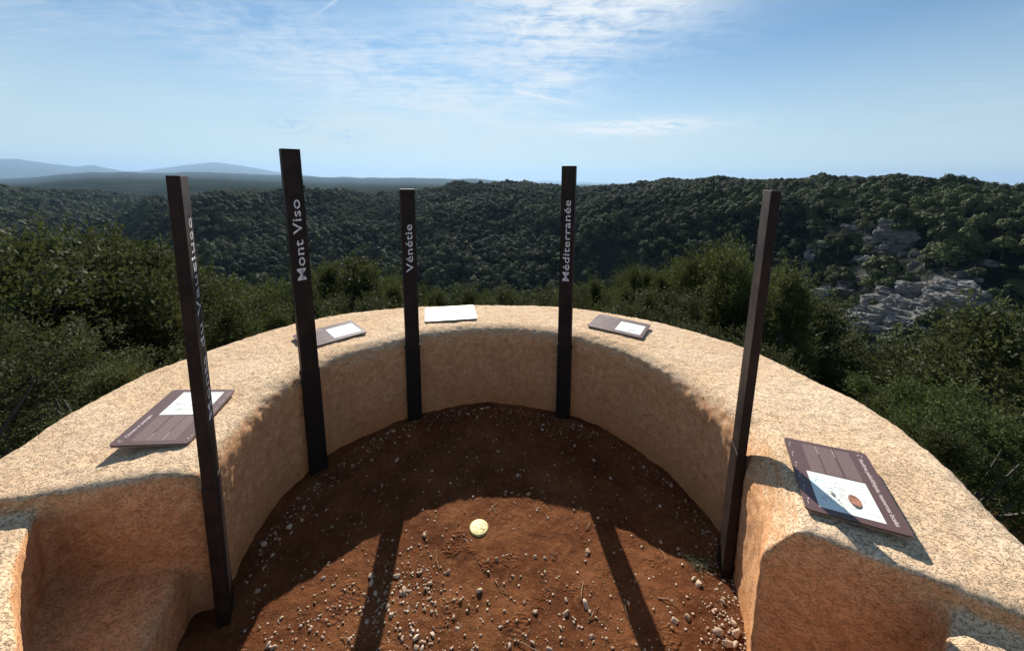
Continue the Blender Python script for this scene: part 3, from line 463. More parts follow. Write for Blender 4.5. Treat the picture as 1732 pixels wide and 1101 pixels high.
# ------------------------------------------------------------ information panels
mt_panel, t, b = mat('aubergine_panel', rough=.40, spec=.5)
co = t.new('ShaderNodeTexCoord').outputs['Object']; n1 = t.noise(co, 12, 6, .65)
t.l.new(t.mix(n1, (.085, .042, .040, 1), (.120, .064, .060, 1)), b.inputs['Base Color'])
bump(t, b, t.noise(co, 260, 3, .6), .2, .0006)
mt_paper, t, b = mat('printed_paper', rough=.42)
co = t.new('ShaderNodeTexCoord').outputs['Object']; n1 = t.noise(co, 7, 4, .6, .6)
t.l.new(t.mix(t.ramp(n1, .52, .66), (.76, .79, .74, 1), (.56, .72, .74, 1)), b.inputs['Base Color'])
mt_ink = mat('pale_print', (.36, .27, .26), .5)[0]
mt_ink2 = mat('white_print', (.62, .52, .50), .5)[0]
mt_sketch = mat('grey_ink', (.13, .15, .15), .5)[0]
mt_brown, t, b = mat('brown_print', rough=.45)
co = t.new('ShaderNodeTexCoord').outputs['Object']
t.l.new(t.mix(t.ramp(t.noise(co, 30, 5, .6), .35, .65), (.20, .075, .045, 1), (.42, .19, .12, 1)), b.inputs['Base Color'])
mt_dark = mat('black_print', (.04, .045, .05), .5)[0]
mt_edge = mat('panel_edge', (.42, .30, .19), .6)[0]
def rr_plate(w_, h_, th, rc=.014, z0=0.):
    bm = bmesh.new(); pts = []
    for cx, cy, a0 in ((w_/2-rc, h_/2-rc, 0), (-w_/2+rc, h_/2-rc, 90), (-w_/2+rc, -h_/2+rc, 180), (w_/2-rc, -h_/2+rc, 270)):
        for k in range(6): a = R(a0+k*18); pts.append((cx+rc*math.cos(a), cy+rc*math.sin(a)))
    lo = [bm.verts.new((x, y, z0)) for x, y in pts]; hi = [bm.verts.new((x, y, z0+th)) for x, y in pts]
    bm.faces.new(lo[::-1]); bm.faces.new(hi); n = len(pts)
    for i in range(n): bm.faces.new((lo[i], lo[(i+1) % n], hi[(i+1) % n], hi[i]))
    return bm
def flat_poly(bm, pts, z): bm.faces.new([bm.verts.new((x, y, z)) for x, y in pts])
def stroke(bm, pts, wd, z):
    for (x0, y0), (x1, y1) in zip(pts, pts[1:]):
        L = math.hypot(x1-x0, y1-y0) or 1e-6; nx, ny = -(y1-y0)/L*wd/2, (x1-x0)/L*wd/2
        flat_poly(bm, [(x0+nx, y0+ny), (x0-nx, y0-ny), (x1-nx, y1-ny), (x1+nx, y1+ny)], z)
def squiggle(rng, x, y, L, n=7, a=0.):
    pts = [(x, y)]
    for _ in range(n):
        a += rng.uniform(-.9, .9); pts.append((pts[-1][0]+math.cos(a)*L/n, pts[-1][1]+math.sin(a)*L/n))
    return pts
PW, PH, PT = .392, .264, .007
def panel(cx, cy, zc, yaw, tilt, title, art, label, seed, size=1.):
    rng = random.Random(seed); cyaw, syaw, tt = math.cos(R(yaw)), math.sin(R(yaw)), math.tan(R(tilt)); zc = -9
    for u in np.linspace(-.5, .5, 9):
        for v in np.linspace(-.5, .5, 7):
            lx, ly = u*PW*size, v*PH*size; zc = max(zc, wall_top(cx+lx*cyaw-ly*syaw, cy+lx*syaw+ly*cyaw)+.0045-ly*tt)
    e = link('info_panel', None, loc=(cx, cy, zc), scale=(size, size, 1)); e.rotation_euler = (R(tilt), 0, R(yaw))       # local +Y is the outer edge, raised by tilt
    tag(e, label, 'information panel', 'information panels lying on the wall top')
    bm_obj('plate', rr_plate(PW, PH, PT), mt_panel, e)
    bm = rr_plate(PW-.004, PH-.004, .0035, .012, -.0036); bm_obj('backing_board', bm, mt_edge, e)
    for sx in (-1, 1):
        bm = bmesh.new(); box_bm(bm, sx*PW*.3, PH*.08, -.075, -.0037, .03, PH*.55, 0); bm_obj('mounting_foot', bm, mt_sleeve, e)
    z = PT+.0004
    # white picture on the right, under the title line
    x0, x1, y0, y1 = -.005, PW/2-.024, -PH/2+.040, PH/2-.056
    bm = bmesh.new(); flat_poly(bm, [(x0, y0), (x1, y0), (x1, y1), (x0, y1)], z); bm_obj('picture', bm, mt_paper, e)
    bm = bmesh.new()
    for _ in range(26 if art != 'bird' else 40):
        xx = rng.uniform(x0+.015, x1-.03); yy = rng.uniform(y0+.015, y1-.015)
        stroke(bm, squiggle(rng, xx, yy, rng.uniform(.012, .035), 7, rng.uniform(-.5, .9)), .0010, z+.0004)
    for k in range(3):
        xx = rng.uniform(x0+.02, x1-.05); yy = rng.uniform(y0+.015, y1-.03)
        for r_ in range(5): stroke(bm, [(xx, yy+r_*.0035), (xx+rng.uniform(.016, .024), yy+r_*.0035)], .0010, z+.0004)
    bm_obj('drawing', bm, mt_sketch, e)['kind'] = 'stuff'
    if art == 'shell':
        ox, oy = x0+(x1-x0)*.60, y0+(y1-y0)*.66
        bm = bmesh.new(); flat_poly(bm, [(ox+.031*math.cos(a)*(1+.12*math.cos(a)), oy+.0165*math.sin(a)) for a in np.linspace(0, 6.28, 25)[:-1]], z+.0008)
        s_ = bm_obj('shell_print', bm, mt_brown, e)
        bm = bmesh.new(); flat_poly(bm, [(ox+.0347*math.cos(a), oy+.0165*math.sin(a)) for a in np.linspace(-1.15, 1.0, 12)] + [(ox+.024, oy+.004)], z+.0010)
        bm_obj('shell_tip_print', bm, mt_dark, e)
        bm = bmesh.new(); stroke(bm, [(ox+.00, oy-.055), (ox+.02, oy-.045), (ox+.045, oy-.042), (ox+.062, oy-.036)], .0018, z+.0008)
        flat_poly(bm, [(ox-.006+.012*math.cos(a), oy-.056+.006*math.sin(a)) for a in np.linspace(0, 6.28, 13)[:-1]], z+.0008)
        bm_obj('plant_print', bm, mt_sketch, e)
    # three columns of fine text, left
    bm = bmesh.new(); y_top = PH/2-.060
    for c_, (xa, xb) in enumerate(((-PW/2+.022, -.012),)):
        for band, (ya, yb) in enumerate(((y_top, y_top-.046), (y_top-.056, y_top-.098), (y_top-.108, y_top-.148))):
            yy = ya
            while yy > yb:
                xx = xa
                while xx < xb-.004:
                    L = rng.uniform(.006, .018); xe = min(xx+L, xb); stroke(bm, [(xx, yy), (xe, yy)], .0012, z); xx = xe+.0022
                yy -= .0042
    bm_obj('body_text', bm, mt_ink, e)['kind'] = 'stuff'
    for ya in (y_top-.051, y_top-.103):
        bm = bmesh.new(); stroke(bm, [(-PW/2+.022, ya), (-PW/2+.070, ya)], .0016, z); bm_obj('rule_line', bm, mt_ink2, e)
    bm = bmesh.new()
    for k in range(6):
        xx = -PW/2+.03+k*.062; yy = -PH/2+.016
        flat_poly(bm, [(xx+.0028*math.cos(a), yy+.0028*math.sin(a)) for a in np.linspace(0, 6.28, 9)[:-1]], z)
        stroke(bm, [(xx+.008, yy-.004), (xx+.026, yy-.004)], .0012, z)
    bm_obj('footer_mark', bm, mt_ink2, e)['kind'] = 'stuff'
    bm = bmesh.new()   # curled emblem before the title
    stroke(bm, [(-PW/2+.026+.009*math.cos(a)*(1-.05*k), PH/2-.026+.009*math.sin(a)*(1-.05*k)) for k, a in enumerate(np.linspace(.6, 5.6, 12))], .0018, z)
    bm_obj('emblem', bm, mt_ink2, e)
    me = text_mesh(title, .0185, 0, .0002); M = Matrix.Translation((-PW/2+.046, PH/2-.034, z)); fit_mesh(me, M)
    v = np.empty(len(me.vertices)*3, np.float32); me.vertices.foreach_get('co', v); v = v.reshape(-1, 3)
    mx = v[:, 0].max(); lim = PW/2-.022
    if mx > lim: v[:, 0] = (-PW/2+.046) + (v[:, 0]+PW/2-.046)*(lim+PW/2-.046)/(mx+PW/2-.046); me.vertices.foreach_set('co', v.ravel()); me.update()
    me.materials.append(mt_ink2); link('title_text', me, e)['kind'] = 'stuff'
    return e
panel(1.120, 1.136, .692, -116.4, 4.5, 'Ancêtres paléolithiques, ressources locales', 'shell', 'large info panel with shell drawing, nearest on the right, half crossed by the post shadow', 5, .935)
panel(-1.452, 1.512, .640, 103.0, 6.5, 'Climats et paysages', 'bird', 'info panel on left end of wall, partly hidden behind the leftmost post', 6)
panel(-1.221, 2.412, .618, 45.0, 1.5, 'Relief et géologie', 'map', 'info panel behind the Mont Viso post, with white drawing on its right half', 7)
panel(-.477, 2.835, .618, 12.5, 3.0, 'Chemins anciens', 'map', 'info panel glaring plain white in the sun at the back of the wall', 8)
panel(.797, 2.633, .618, -32.2, 1.5, 'Rivages marins', 'map', 'greyish info panel with pale blue drawing, right of the Méditerranée post', 9)

# ------------------------------------------------------------ brass marker in the soil
mt_brass, t, b = mat('pale_brass', (.44, .37, .14), .5, .15)
co = t.new('ShaderNodeTexCoord').outputs['Object']
t.l.new(t.mix(t.ramp(t.noise(co, 55, 6, .7), .50, .66), (.50, .43, .17, 1), (.27, .18, .08, 1)), b.inputs['Base Color'])
mt_groove = mat('engraved_groove', (.16, .11, .035), .7, .2)[0]
mk = link('survey_marker', None, loc=(-.142, 1.599, -.003)); mk.rotation_euler = (R(-2), R(1.5), R(12))
tag(mk, 'round pale brass marker with engraved compass star, set in the red soil', 'marker')
bm = bmesh.new(); prof = [(0, .0105), (.040, .0100), (.045, .0090), (.047, .0060), (.047, -.02)]
rows = [[bm.verts.new((r*math.cos(k*math.pi/24), r*math.sin(k*math.pi/24), z)) for k in range(48)] if r else [bm.verts.new((0, 0, z))] for r, z in prof]
for k in range(48):
    bm.faces.new((rows[0][0], rows[1][k], rows[1][(k+1) % 48]))
    for a_, b_ in zip(rows[1:], rows[2:]): bm.faces.new((a_[k], b_[k], b_[(k+1) % 48], a_[(k+1) % 48]))
bm_obj('disc', bm, mt_brass, mk, True)
bm = bmesh.new()
for r_ in (.0335,): stroke(bm, [(r_*math.cos(a), r_*math.sin(a)) for a in np.linspace(0, 2*math.pi, 40)], .0016, .0111)
for k in range(5):
    a = R(100+k*72); stroke(bm, [(.006*math.cos(a), .006*math.sin(a)), (.033*math.cos(a), .033*math.sin(a))], .0018, .0113)
    a2 = a+R(36); stroke(bm, [(.021*math.cos(a2-.35), .021*math.sin(a2-.35)), (.012*math.cos(a2), .012*math.sin(a2)), (.021*math.cos(a2+.35), .021*math.sin(a2+.35))], .0016, .0113)
bm_obj('engraving', bm, mt_groove, mk)['kind'] = 'stuff'

# ------------------------------------------------------------ stones, gravel, twigs, grass
mt_stone, t, b = mat('limestone_pebble', rough=.85, spec=.25)
co = t.new('ShaderNodeTexCoord').outputs['Object']; oi = t.new('ShaderNodeObjectInfo').outputs['Random']
geo_r = t.new('ShaderNodeNewGeometry').outputs['Random Per Island']
c1 = t.mix(t.math('FRACT', t.math('ADD', oi, geo_r)), (.30, .20, .13, 1), (.58, .46, .345, 1))
t.l.new(t.mix(t.math('MULTIPLY', t.ramp(t.noise(co, 60, 6, .7), .45, .7), .6), c1, (.26, .13, .07, 1)), b.inputs['Base Color'])
bump(t, b, t.noise(co, 120, 4, .7), .4, .002)
def stone_geo(seed, sub=1):
    bm = bmesh.new(); bmesh.ops.create_icosphere(bm, subdivisions=sub, radius=1)
    rg = random.Random(seed); planes = [(Vector((rg.gauss(0, 1), rg.gauss(0, 1), rg.gauss(0, 1))).normalized(), rg.uniform(.38, .72)) for _ in range(11)]
    sx, sy, sz = 1, rg.uniform(.6, .95), rg.uniform(.45, .75)
    for v in bm.verts:
        for n, d in planes:
            k = v.co.dot(n)
            if k > d: v.co -= n*(k-d)
        v.co = Vector((v.co.x*sx, v.co.y*sy, v.co.z*sz))
    vs = np.array([v.co[:] for v in bm.verts]); fs = [[v.index for v in f.verts] for f in bm.faces]; bm.free()
    return vs, np.array(fs)
big = [mesh_np('stone', *stone_geo(s, 2), mats=[mt_stone]) for s in range(8)]
def shadow_edge(x, y): return 0
def stone_spot(rg):
    """where pebbles gather: foot of the wall, the near middle, the right-hand corner"""
    while True:
        u = rg.random()
        if u < .20:
            a = R(rg.uniform(-22, 195)); r = 1.07-abs(rg.gauss(0, .06)); x, y = CX+r*math.cos(a), CY+r*math.sin(a)
        elif u < .30:
            x, y = rg.gauss(.84, .05), rg.gauss(1.12, .15)
        elif u < .42:
            x, y = rg.gauss(-.42, .13), rg.gauss(1.28, .13)
        elif u < .47:
            x, y = rg.gauss(-.78, .08), rg.gauss(1.12, .12)
        elif u < .58:
            x, y = rg.gauss(.15, .35), rg.gauss(1.15, .16)
        else:
            a = rg.uniform(0, 6.283); r = 1.08*math.sqrt(rg.random()); x, y = CX+r*math.cos(a), CY+r*math.sin(a)
            if rg.random() < .25: x, y = rg.uniform(-1.0, .85), rg.uniform(.2, 1.2)
        r = math.hypot(x-CX, y-CY)
        if r < 1.075 and math.hypot(x+.142, y-1.599) > .07 and y > -.3: return x, y
rg = random.Random(3)
for i in range(295):
    x, y = stone_spot(rg); s = min(.022, .0088*math.exp(abs(rg.gauss(0, .45))))
    if math.hypot(x-.84, y-1.12) < .22 and i % 3: s = min(s*1.5, .024)
    z = float(soil_z(np.array([x]), np.array([y]))[0])
    o = link('stone', big[i % 8], loc=(x, y, z+s*.22), rot=(rg.uniform(-.4, .4), rg.uniform(-.4, .4), rg.uniform(0, 6.28)), scale=(s, s, s))
    tag(o, 'small pale limestone pebble lying on the red soil inside the ring', 'stone', 'pebbles scattered on the red soil')
vs_all, fs_all, off = [], [], 0
small = [stone_geo(40+s, 1) for s in range(6)]
for i in range(3900):
    x, y = stone_spot(rg)
    s = rg.uniform(.0018, .0045) if i % 3 else rg.uniform(.005, .0095); v, f = small[i % 6]
    a = rg.uniform(0, 6.28); ca, sa = math.cos(a), math.sin(a)
    z = float(soil_z(np.array([x]), np.array([y]))[0])
    vv = np.column_stack([v[:, 0]*ca-v[:, 1]*sa, v[:, 0]*sa+v[:, 1]*ca, v[:, 2]])*s + [x, y, z+s*.25]
    vs_all.append(vv); fs_all.append(f+off); off += len(v)
gr = link('gravel', mesh_np('gravel', np.vstack(vs_all), np.vstack(fs_all), mats=[mt_stone]))
tag(gr, 'fine pale gravel strewn over the red soil', 'gravel', kind='stuff')
mt_twig = mat('dry_twig', (.30, .19, .11), .8)[0]
def tube(bm, pts, radii, sides=5):
    rings = []
    for i, p in enumerate(pts):
        p = Vector(p); d = (Vector(pts[min(i+1, len(pts)-1)])-Vector(pts[max(i-1, 0)])).normalized()
        a = d.orthogonal().normalized(); c = d.cross(a)
        rings.append([bm.verts.new(p+(a*math.cos(k*6.2832/sides)+c*math.sin(k*6.2832/sides))*radii[i]) for k in range(sides)])
    for r0, r1 in zip(rings, rings[1:]):
        for k in range(sides): bm.faces.new((r0[k], r0[(k+1) % sides], r1[(k+1) % sides], r1[k]))
    bm.faces.new(rings[0][::-1]); bm.faces.new(rings[-1])
rg = random.Random(12)
tw = [(-.30, 1.40, .07, 1.9), (-.05, 1.36, .08, -.9), (-.52, 1.24, .06, 1.0), (.30, 1.28, .09, 1.6), (.32, 1.22, .07, .9), (.48, 1.22, .07, 2.2), (.20, 1.45, .05, 1.1),
      (.62, 1.30, .08, -.4), (-.10, 1.68, .07, .5), (-.06, 1.67, .06, 2.6), (.38, 1.60, .06, 1.0), (.12, 1.12, .10, 2.9), (-.62, 1.15, .06, .3), (.72, 1.45, .07, 2.0)]
for x, y, L, a in tw:
    bm = bmesh.new(); pts = []; px, py = x, y
    for k in range(6):
        pz = float(soil_z(np.array([px]), np.array([py]))[0])
        pts.append((px-x, py-y, pz+.004+(.006 if k in (2, 3) else 0))); a += rg.uniform(-.45, .45); px += math.cos(a)*L/5; py += math.sin(a)*L/5
    tube(bm, pts, [.0020, .0019, .0017, .0015, .0012, .0007])
    o = bm_obj('twig', bm, mt_twig, loc=(x, y, 0), smooth=True)
    tag(o, 'thin dry bent twig lying on the red soil', 'twig', 'dry twigs on the red soil')
mt_grass = mat('dry_grass', (.075, .08, .05), .8, 0., .1)[0]
bm = bmesh.new(); rg = random.Random(4)
for i in range(90):
    a = rg.uniform(0, 6.28); L = rg.uniform(.025, .08); lean = rg.uniform(.4, 1.25); bx, by = rg.gauss(0, .022), rg.gauss(0, .016)
    d = Vector((math.cos(a), math.sin(a), 0)); n = Vector((-d.y, d.x, 0))*.0012; prev = None
    for k in range(5):
        tt = k/4; c = Vector((bx, by, 0)) + d*L*math.sin(lean)*tt**1.3 + Vector((0, 0, L*math.cos(lean)*tt - .02*tt*tt))
        wv = n*(1-tt*.85); cur = (bm.verts.new(c-wv), bm.verts.new(c+wv))
        if prev: bm.faces.new((prev[0], prev[1], cur[1], cur[0]))
        prev = cur
o = bm_obj('grass_tuft', bm, mt_grass, loc=(.845, 1.425, .012)); tag(o, 'small grey-green tuft of grass at the foot of the rightmost post', 'grass tuft')

# ------------------------------------------------------------ foliage
def leaf_mat(name, c0, c1, trans=.28):
    mt, t, b = mat(name, rough=.6, spec=.10)
    rnd = t.new('ShaderNodeObjectInfo').outputs['Random']; isl = t.new('ShaderNodeNewGeometry').outputs['Random Per Island']
    f = t.math('ADD', t.math('MULTIPLY', rnd, .5), t.math('MULTIPLY', t.math('POWER', isl, 1.6), .6))
    col = t.mix(f, (*c0, 1), (*c1, 1)); t.l.new(col, b.inputs['Base Color'])
    tr = t.new('ShaderNodeBsdfTranslucent'); t.l.new(t.mix(.5, col, (.10, .11, .025, 1)), tr.inputs[0])
    mx = t.new('ShaderNodeMixShader'); mx.inputs[0].default_value = trans
    t.l.new(b.outputs[0], mx.inputs[1]); t.l.new(tr.outputs[0], mx.inputs[2])
    out = [n for n in mt.node_tree.nodes if n.type == 'OUTPUT_MATERIAL'][0]; t.l.new(mx.outputs[0], out.inputs[0])
    return mt
def leaf_mat_far(name, c0, c1, trans):
    mt = leaf_mat(name, c0, c1, trans); t = NT(mt.node_tree); b = mt.node_tree.nodes['Principled BSDF']
    loc = t.new('ShaderNodeObjectInfo').outputs['Location']; oi = t.new('ShaderNodeObjectInfo').outputs['Random']
    n1 = t.ramp(t.noise(loc, .018, 4, .6), .38, .62); f = t.math('ADD', t.math('MULTIPLY', n1, .45), t.math('MULTIPLY', t.math('POWER', oi, 1.5), .6), clamp=True)
    col = t.mix(f, (*c0, 1), (*c1, 1)); col = t.mix(t.math('MULTIPLY', t.ramp(oi, .82, .95), .6), col, (.085, .080, .045, 1))
    t.l.new(col, b.inputs['Base Color']); return mt
mt_jun = leaf_mat('juniper_needles', (.014, .024, .008), (.135, .150, .052))
mt_oak = leaf_mat('holm_oak_leaves', (.014, .022, .010), (.095, .105, .045))
mt_broad = leaf_mat('light_leaves', (.034, .055, .016), (.085, .115, .038), .3)
mt_far = leaf_mat_far('slope_foliage', (.008, .017, .010), (.100, .122, .040), .05)
mt_bark = mat('grey_bark', (.095, .085, .072), .9)[0]
def spray_crown(seed, H, Rr, nclump, nspray, nleaf, L, W, upright, spray_len, low=.12):
    """crown built of clumps -> sprays -> leaf-sized faces; returns mesh data and the clump centres"""
    rng = np.random.default_rng(seed)
    # clump centres fill an uneven envelope
    C = []
    while len(C) < nclump:
        h = rng.uniform(low, .95); a = rng.uniform(0, 2*np.pi)
        env = Rr*(np.sin(np.pi*min(1, (h+.12)/1.14))**.55)*(1-.35*upright*h)*(1.18*(1-h)**.55 if upright > .8 else 1)*(1+.22*np.sin(3*a+seed)+.15*np.sin(7*h*3+seed*2))
        rr = env*rng.uniform(.25, 1.0)**.5
        C.append((rr*np.cos(a)*.86, rr*np.sin(a)*.86, h*H*(1+.04*np.sin(5*a))))
    C = np.array(C)
    ci = rng.integers(0, nclump, nspray); crad = rng.uniform(.13, .27, nclump)*Rr
    off = rng.normal(size=(nspray, 3)); off /= np.linalg.norm(off, axis=1)[:, None]
    B = C[ci] + off*(crad[ci]*rng.uniform(.35, 1., nspray))[:, None]
    out = B - [0, 0, H*.42]; out /= np.linalg.norm(out, axis=1)[:, None]
    D = out*.55 + off*.55 + np.array([0, 0, .35+.75*upright]) + rng.normal(size=(nspray, 3))*.28
    D /= np.linalg.norm(D, axis=1)[:, None]
    SL = spray_len*rng.uniform(.5, 1.25, nspray)
    si = np.repeat(np.arange(nspray), nleaf); n = len(si)
    tt = rng.random(n); bend = rng.normal(size=(nspray, 3))*.25
    P0 = B[si] + D[si]*(SL[si]*tt)[:, None] + bend[si]*(SL[si]*tt*tt)[:, None]
    rdir = rng.normal(size=(n, 3)); rdir /= np.linalg.norm(rdir, axis=1)[:, None]
    P0 += rdir*(SL[si]*.16*(1-tt*.6))[:, None]
    d = D[si]*.75 + rdir*.75; d /= np.linalg.norm(d, axis=1)[:, None]
    nn = off[si]*.9 + out[si]*.35 + rng.normal(size=(n, 3))*.42; s = np.cross(d, nn); s /= np.linalg.norm(s, axis=1)[:, None]
    LL = (L*rng.uniform(.6, 1.3, n))[:, None]; WW = (W*rng.uniform(.6, 1.3, n))[:, None]
    V = np.stack([P0, P0+d*LL*.5+s*WW*.5, P0+d*LL, P0+d*LL*.5-s*WW*.5], 1).reshape(-1, 3)
    V[:, 2] = np.maximum(V[:, 2], .02)
    F = np.arange(len(V)).reshape(-1, 4)
    return V, F, C
def trunk_bm(C, H, seed, r0=.06):
    rg = random.Random(seed); bm = bmesh.new(); stems = 3
    base = [Vector((rg.uniform(-.12, .12), rg.uniform(-.12, .12), -.25)) for _ in range(stems)]
    for k, c in enumerate(C[:24]):
        b0 = base[k % stems]; c = Vector(c); mid = b0.lerp(c, .5) + Vector((rg.uniform(-.1, .1), rg.uniform(-.1, .1), H*.05))
        mid.x *= .75; mid.y *= .75
        pts = [b0, b0.lerp(mid, .55)+Vector((0, 0, .08)), mid, mid.lerp(c, .55), c]
        tube(bm, [p[:] for p in pts], [r0*.8, r0*.62, r0*.42, r0*.26, r0*.10], 5)
    return bm
def shrub_variant(seed, H, Rr, nclump, nspray, nleaf, L, W, upright, sl, mt):
    V, F, C = spray_crown(seed, H, Rr, nclump, nspray, nleaf, L, W, upright, sl)
    crown = mesh_np('crown', V, F, mats=[mt]); bm = trunk_bm(C, H, seed)
    tm = bpy.data.meshes.new('trunk'); bm.to_mesh(tm); bm.free(); tm.materials.append(mt_bark)
    return (float(np.quantile(V[:, 2], .9985)), crown, tm)
NEAR = {'juniper': [shrub_variant(s, 3.0, .95, 26, 1500, 20, .054, .016, 1.0, .42, mt_jun) for s in (1, 2, 3)],
        'oak': [shrub_variant(s, 2.6, 1.35, 34, 1500, 18, .048, .022, .3, .22, mt_oak) for s in (11, 12)],
        'broad': [shrub_variant(21, 2.0, 1.1, 24, 1000, 20, .045, .022, .3, .22, mt_broad)]}
MID = {'juniper': [shrub_variant(s, 3.2, 1.0, 26, 1000, 14, .085, .028, 1.1, .50, mt_jun) for s in (31, 32, 33)],
       'oak': [shrub_variant(s, 3.0, 1.6, 28, 1000, 13, .078, .040, .35, .30, mt_oak) for s in (41, 42)],
       'broad': [shrub_variant(51, 2.4, 1.3, 22, 800, 14, .065, .035, .3, .28, mt_broad)]}
SIL = [(-57, 372), (-53.6, 385), (-49, 380), (-46.6, 402), (-42.7, 438), (-40, 452), (-35, 462), (-29.5, 452), (-24, 435), (-19.5, 455), (-14.6, 467), (-9.5, 477), (-3.2, 482),
       (3, 480), (8.5, 470), (14.5, 478), (18.5, 447), (22.5, 455), (25.5, 430), (30.5, 402), (33.7, 440), (37.2, 450), (40, 500), (42, 556), (44.8, 582), (47.5, 590), (50.2, 572), (52.6, 532), (54, 528), (58, 520)]
KIND_TXT = {'juniper': 'feathery juniper', 'oak': 'rounded dark oak bush', 'broad': 'bright-leaved green bush'}
def sector(a):
    return ('beyond the far left of the wall' if a < -40 else 'behind the wall between the two left posts' if a < -27 else 'behind the wall left of the Vénétie post' if a < -14
            else 'behind the middle of the wall' if a < 8 else 'behind the wall right of the Méditerranée post' if a < 24 else 'behind the wall near the rightmost post' if a < 38 else 'beyond the far right of the wall')
def plant(kind, az, d, py_top, lib, rg, wide=1.0):
    a = R(az); x, y = math.sin(a)*d, math.cos(a)*d
    if math.hypot(x-CX, y-CY) < 2.45: return
    z0 = float(terrain_z(np.array([x]), np.array([y]))[0]); zt = EYE + math.tan(el_of(py_top, a))*d
    h = zt-z0
    if h < .5: return
    H, crown, tm = rg.choice(lib[kind]); s = h/H
    hs = min(max(min(s, 1.5), .65)*wide, s*1.35 if wide > .8 else s)
    e = link({'juniper': 'juniper_tree', 'oak': 'evergreen_oak', 'broad': 'leafy_bush'}[kind], None, loc=(x, y, z0), rot=(0, 0, rg.uniform(0, 6.28)), scale=(hs, hs, s))
    dist = 'close' if d < 7 else 'farther'
    tag(e, '%s, %s, %s' % (KIND_TXT[kind], dist, sector(az)), 'tree' if kind != 'broad' else 'bush', '%s %s %s' % (kind if kind != 'broad' else 'bright bushes', dist, sector(az)))
    link('trunk', tm, e); link('crown', crown, e)
rg = random.Random(77)
sil_a = [a for a, _ in SIL]; sil_p = [p for _, p in SIL]
def sil(a): return float(np.interp(a, sil_a, sil_p))
# rows from far to near: (distance, drop below the skyline in photo rows, spacing in degrees, lib)
rows = [(3.5, 235, 13., NEAR, 14), (24, 2, 3.0, MID, 12), (17, 12, 3.6, MID, 10), (12, 22, 5.0, MID, 12), (8.5, 48, 7.0, NEAR, 12), (6.0, 95, 9.0, NEAR, 14), (4.4, 150, 11.0, NEAR, 14)]
for d0, drop, step, lib, jit in rows:
    a = -62+rg.uniform(0, step)
    while a < 62:
        left = a < -38; right = a > 36
        dd = d0*(.62 if left and d0 > 10 else 1)*rg.uniform(.9, 1.12)
        if not (d0 < 5 and abs(a) < (32 if d0 > 4 else 46)):
            kd = rg.choices(['juniper', 'oak', 'broad'], [.62, .30, .08] if a > -30 else [.42, .45, .13])[0]
            plant(kd, a+rg.uniform(-.3, .3)*step, dd, sil(a)+drop+rg.uniform(-6, jit*2.4)+(30 if d0 < 10 and right else 0), lib, rg, rg.uniform(.9, 1.2))
        a += step*rg.uniform(.8, 1.2)*(1.15 if left else 1)
# the trees that stand out against the canyon
for az, d, py, kd in [(16.8, 13.5, 455, 'juniper'), (20.3, 12.5, 450, 'juniper'), (24.6, 11.5, 440, 'juniper'), (26.2, 10.5, 420, 'juniper'), (29.0, 10, 408, 'juniper'), (31.3, 10, 412, 'juniper'), (36.2, 8.8, 462, 'juniper'), (38.4, 8.4, 470, 'juniper'), (13.0, 14, 470, 'juniper'), (-51, 9, 376, 'juniper'), (-47.6, 9, 388, 'juniper'), (-43.5, 9, 425, 'juniper'), (-26.6, 13, 442, 'juniper'), (-17.0, 14, 455, 'juniper'), (30.2, 9.5, 402, 'juniper'), (27.6, 10.5, 432, 'juniper'), (32.4, 9.0, 428, 'juniper'), (18.6, 13, 446, 'juniper'), (37.3, 8.2, 448, 'juniper'), (53.4, 9.5, 526, 'juniper'), (55.5, 8.5, 520, 'oak'),
                      (-24.2, 13, 434, 'oak'), (-21.5, 14, 447, 'juniper'), (-29.8, 12, 452, 'juniper'), (-49, 8.5, 378, 'oak'), (-52.5, 8.5, 384, 'juniper'), (-45.5, 8.0, 402, 'oak'), (8.8, 15, 470, 'juniper'), (-3.5, 15, 478, 'oak'), (22.3, 11, 457, 'juniper'),
                      (50.5, 5.2, 640, 'broad'), (46.5, 5.0, 700, 'oak'), (54, 4.6, 690, 'broad')]:
    plant(kd, az, d, py, MID if d > 8 else NEAR, rg, .74 if kd == 'juniper' and d > 8 else 1.)

# each shrub gets its own words: its place, counted from the left among its kind
NTH = 'leftmost second third fourth fifth sixth seventh eighth ninth tenth eleventh twelfth thirteenth fourteenth fifteenth sixteenth seventeenth eighteenth nineteenth twentieth'.split()
PL = {'juniper_tree': ('feathery juniper', 'feathery junipers'), 'evergreen_oak': ('dark rounded oak', 'dark rounded oaks'), 'leafy_bush': ('bright green bush', 'bright green bushes')}
fam = {}
for o in scene.objects:
    if o.parent is None and o.name.split('.')[0] in PL: fam.setdefault(o['group'], []).append(o)
for g_, L_ in fam.items():
    L_.sort(key=lambda o: math.atan2(o.location.x, o.location.y)); s1, s2 = PL[L_[0].name.split('.')[0]]
    az_ = math.degrees(math.atan2(L_[0].location.x, L_[0].location.y)); far_ = 'farther' in g_
    where = sector(az_).replace('the wall', 'wall').replace('the two', 'two').replace('the Vén', 'Vén').replace('the Méd', 'Méd').replace('the far', 'far').replace('the middle', 'middle')
    for i_, o in enumerate(L_):
        place = '' if len(L_) == 1 else (NTH[i_] + (' of' if i_ == 0 else ' from left of'))
        o['label'] = ' '.join(('%s %s %s, %s' % (place, 'distant' if far_ else 'close', s2 if len(L_) > 1 else s1, where)).split())

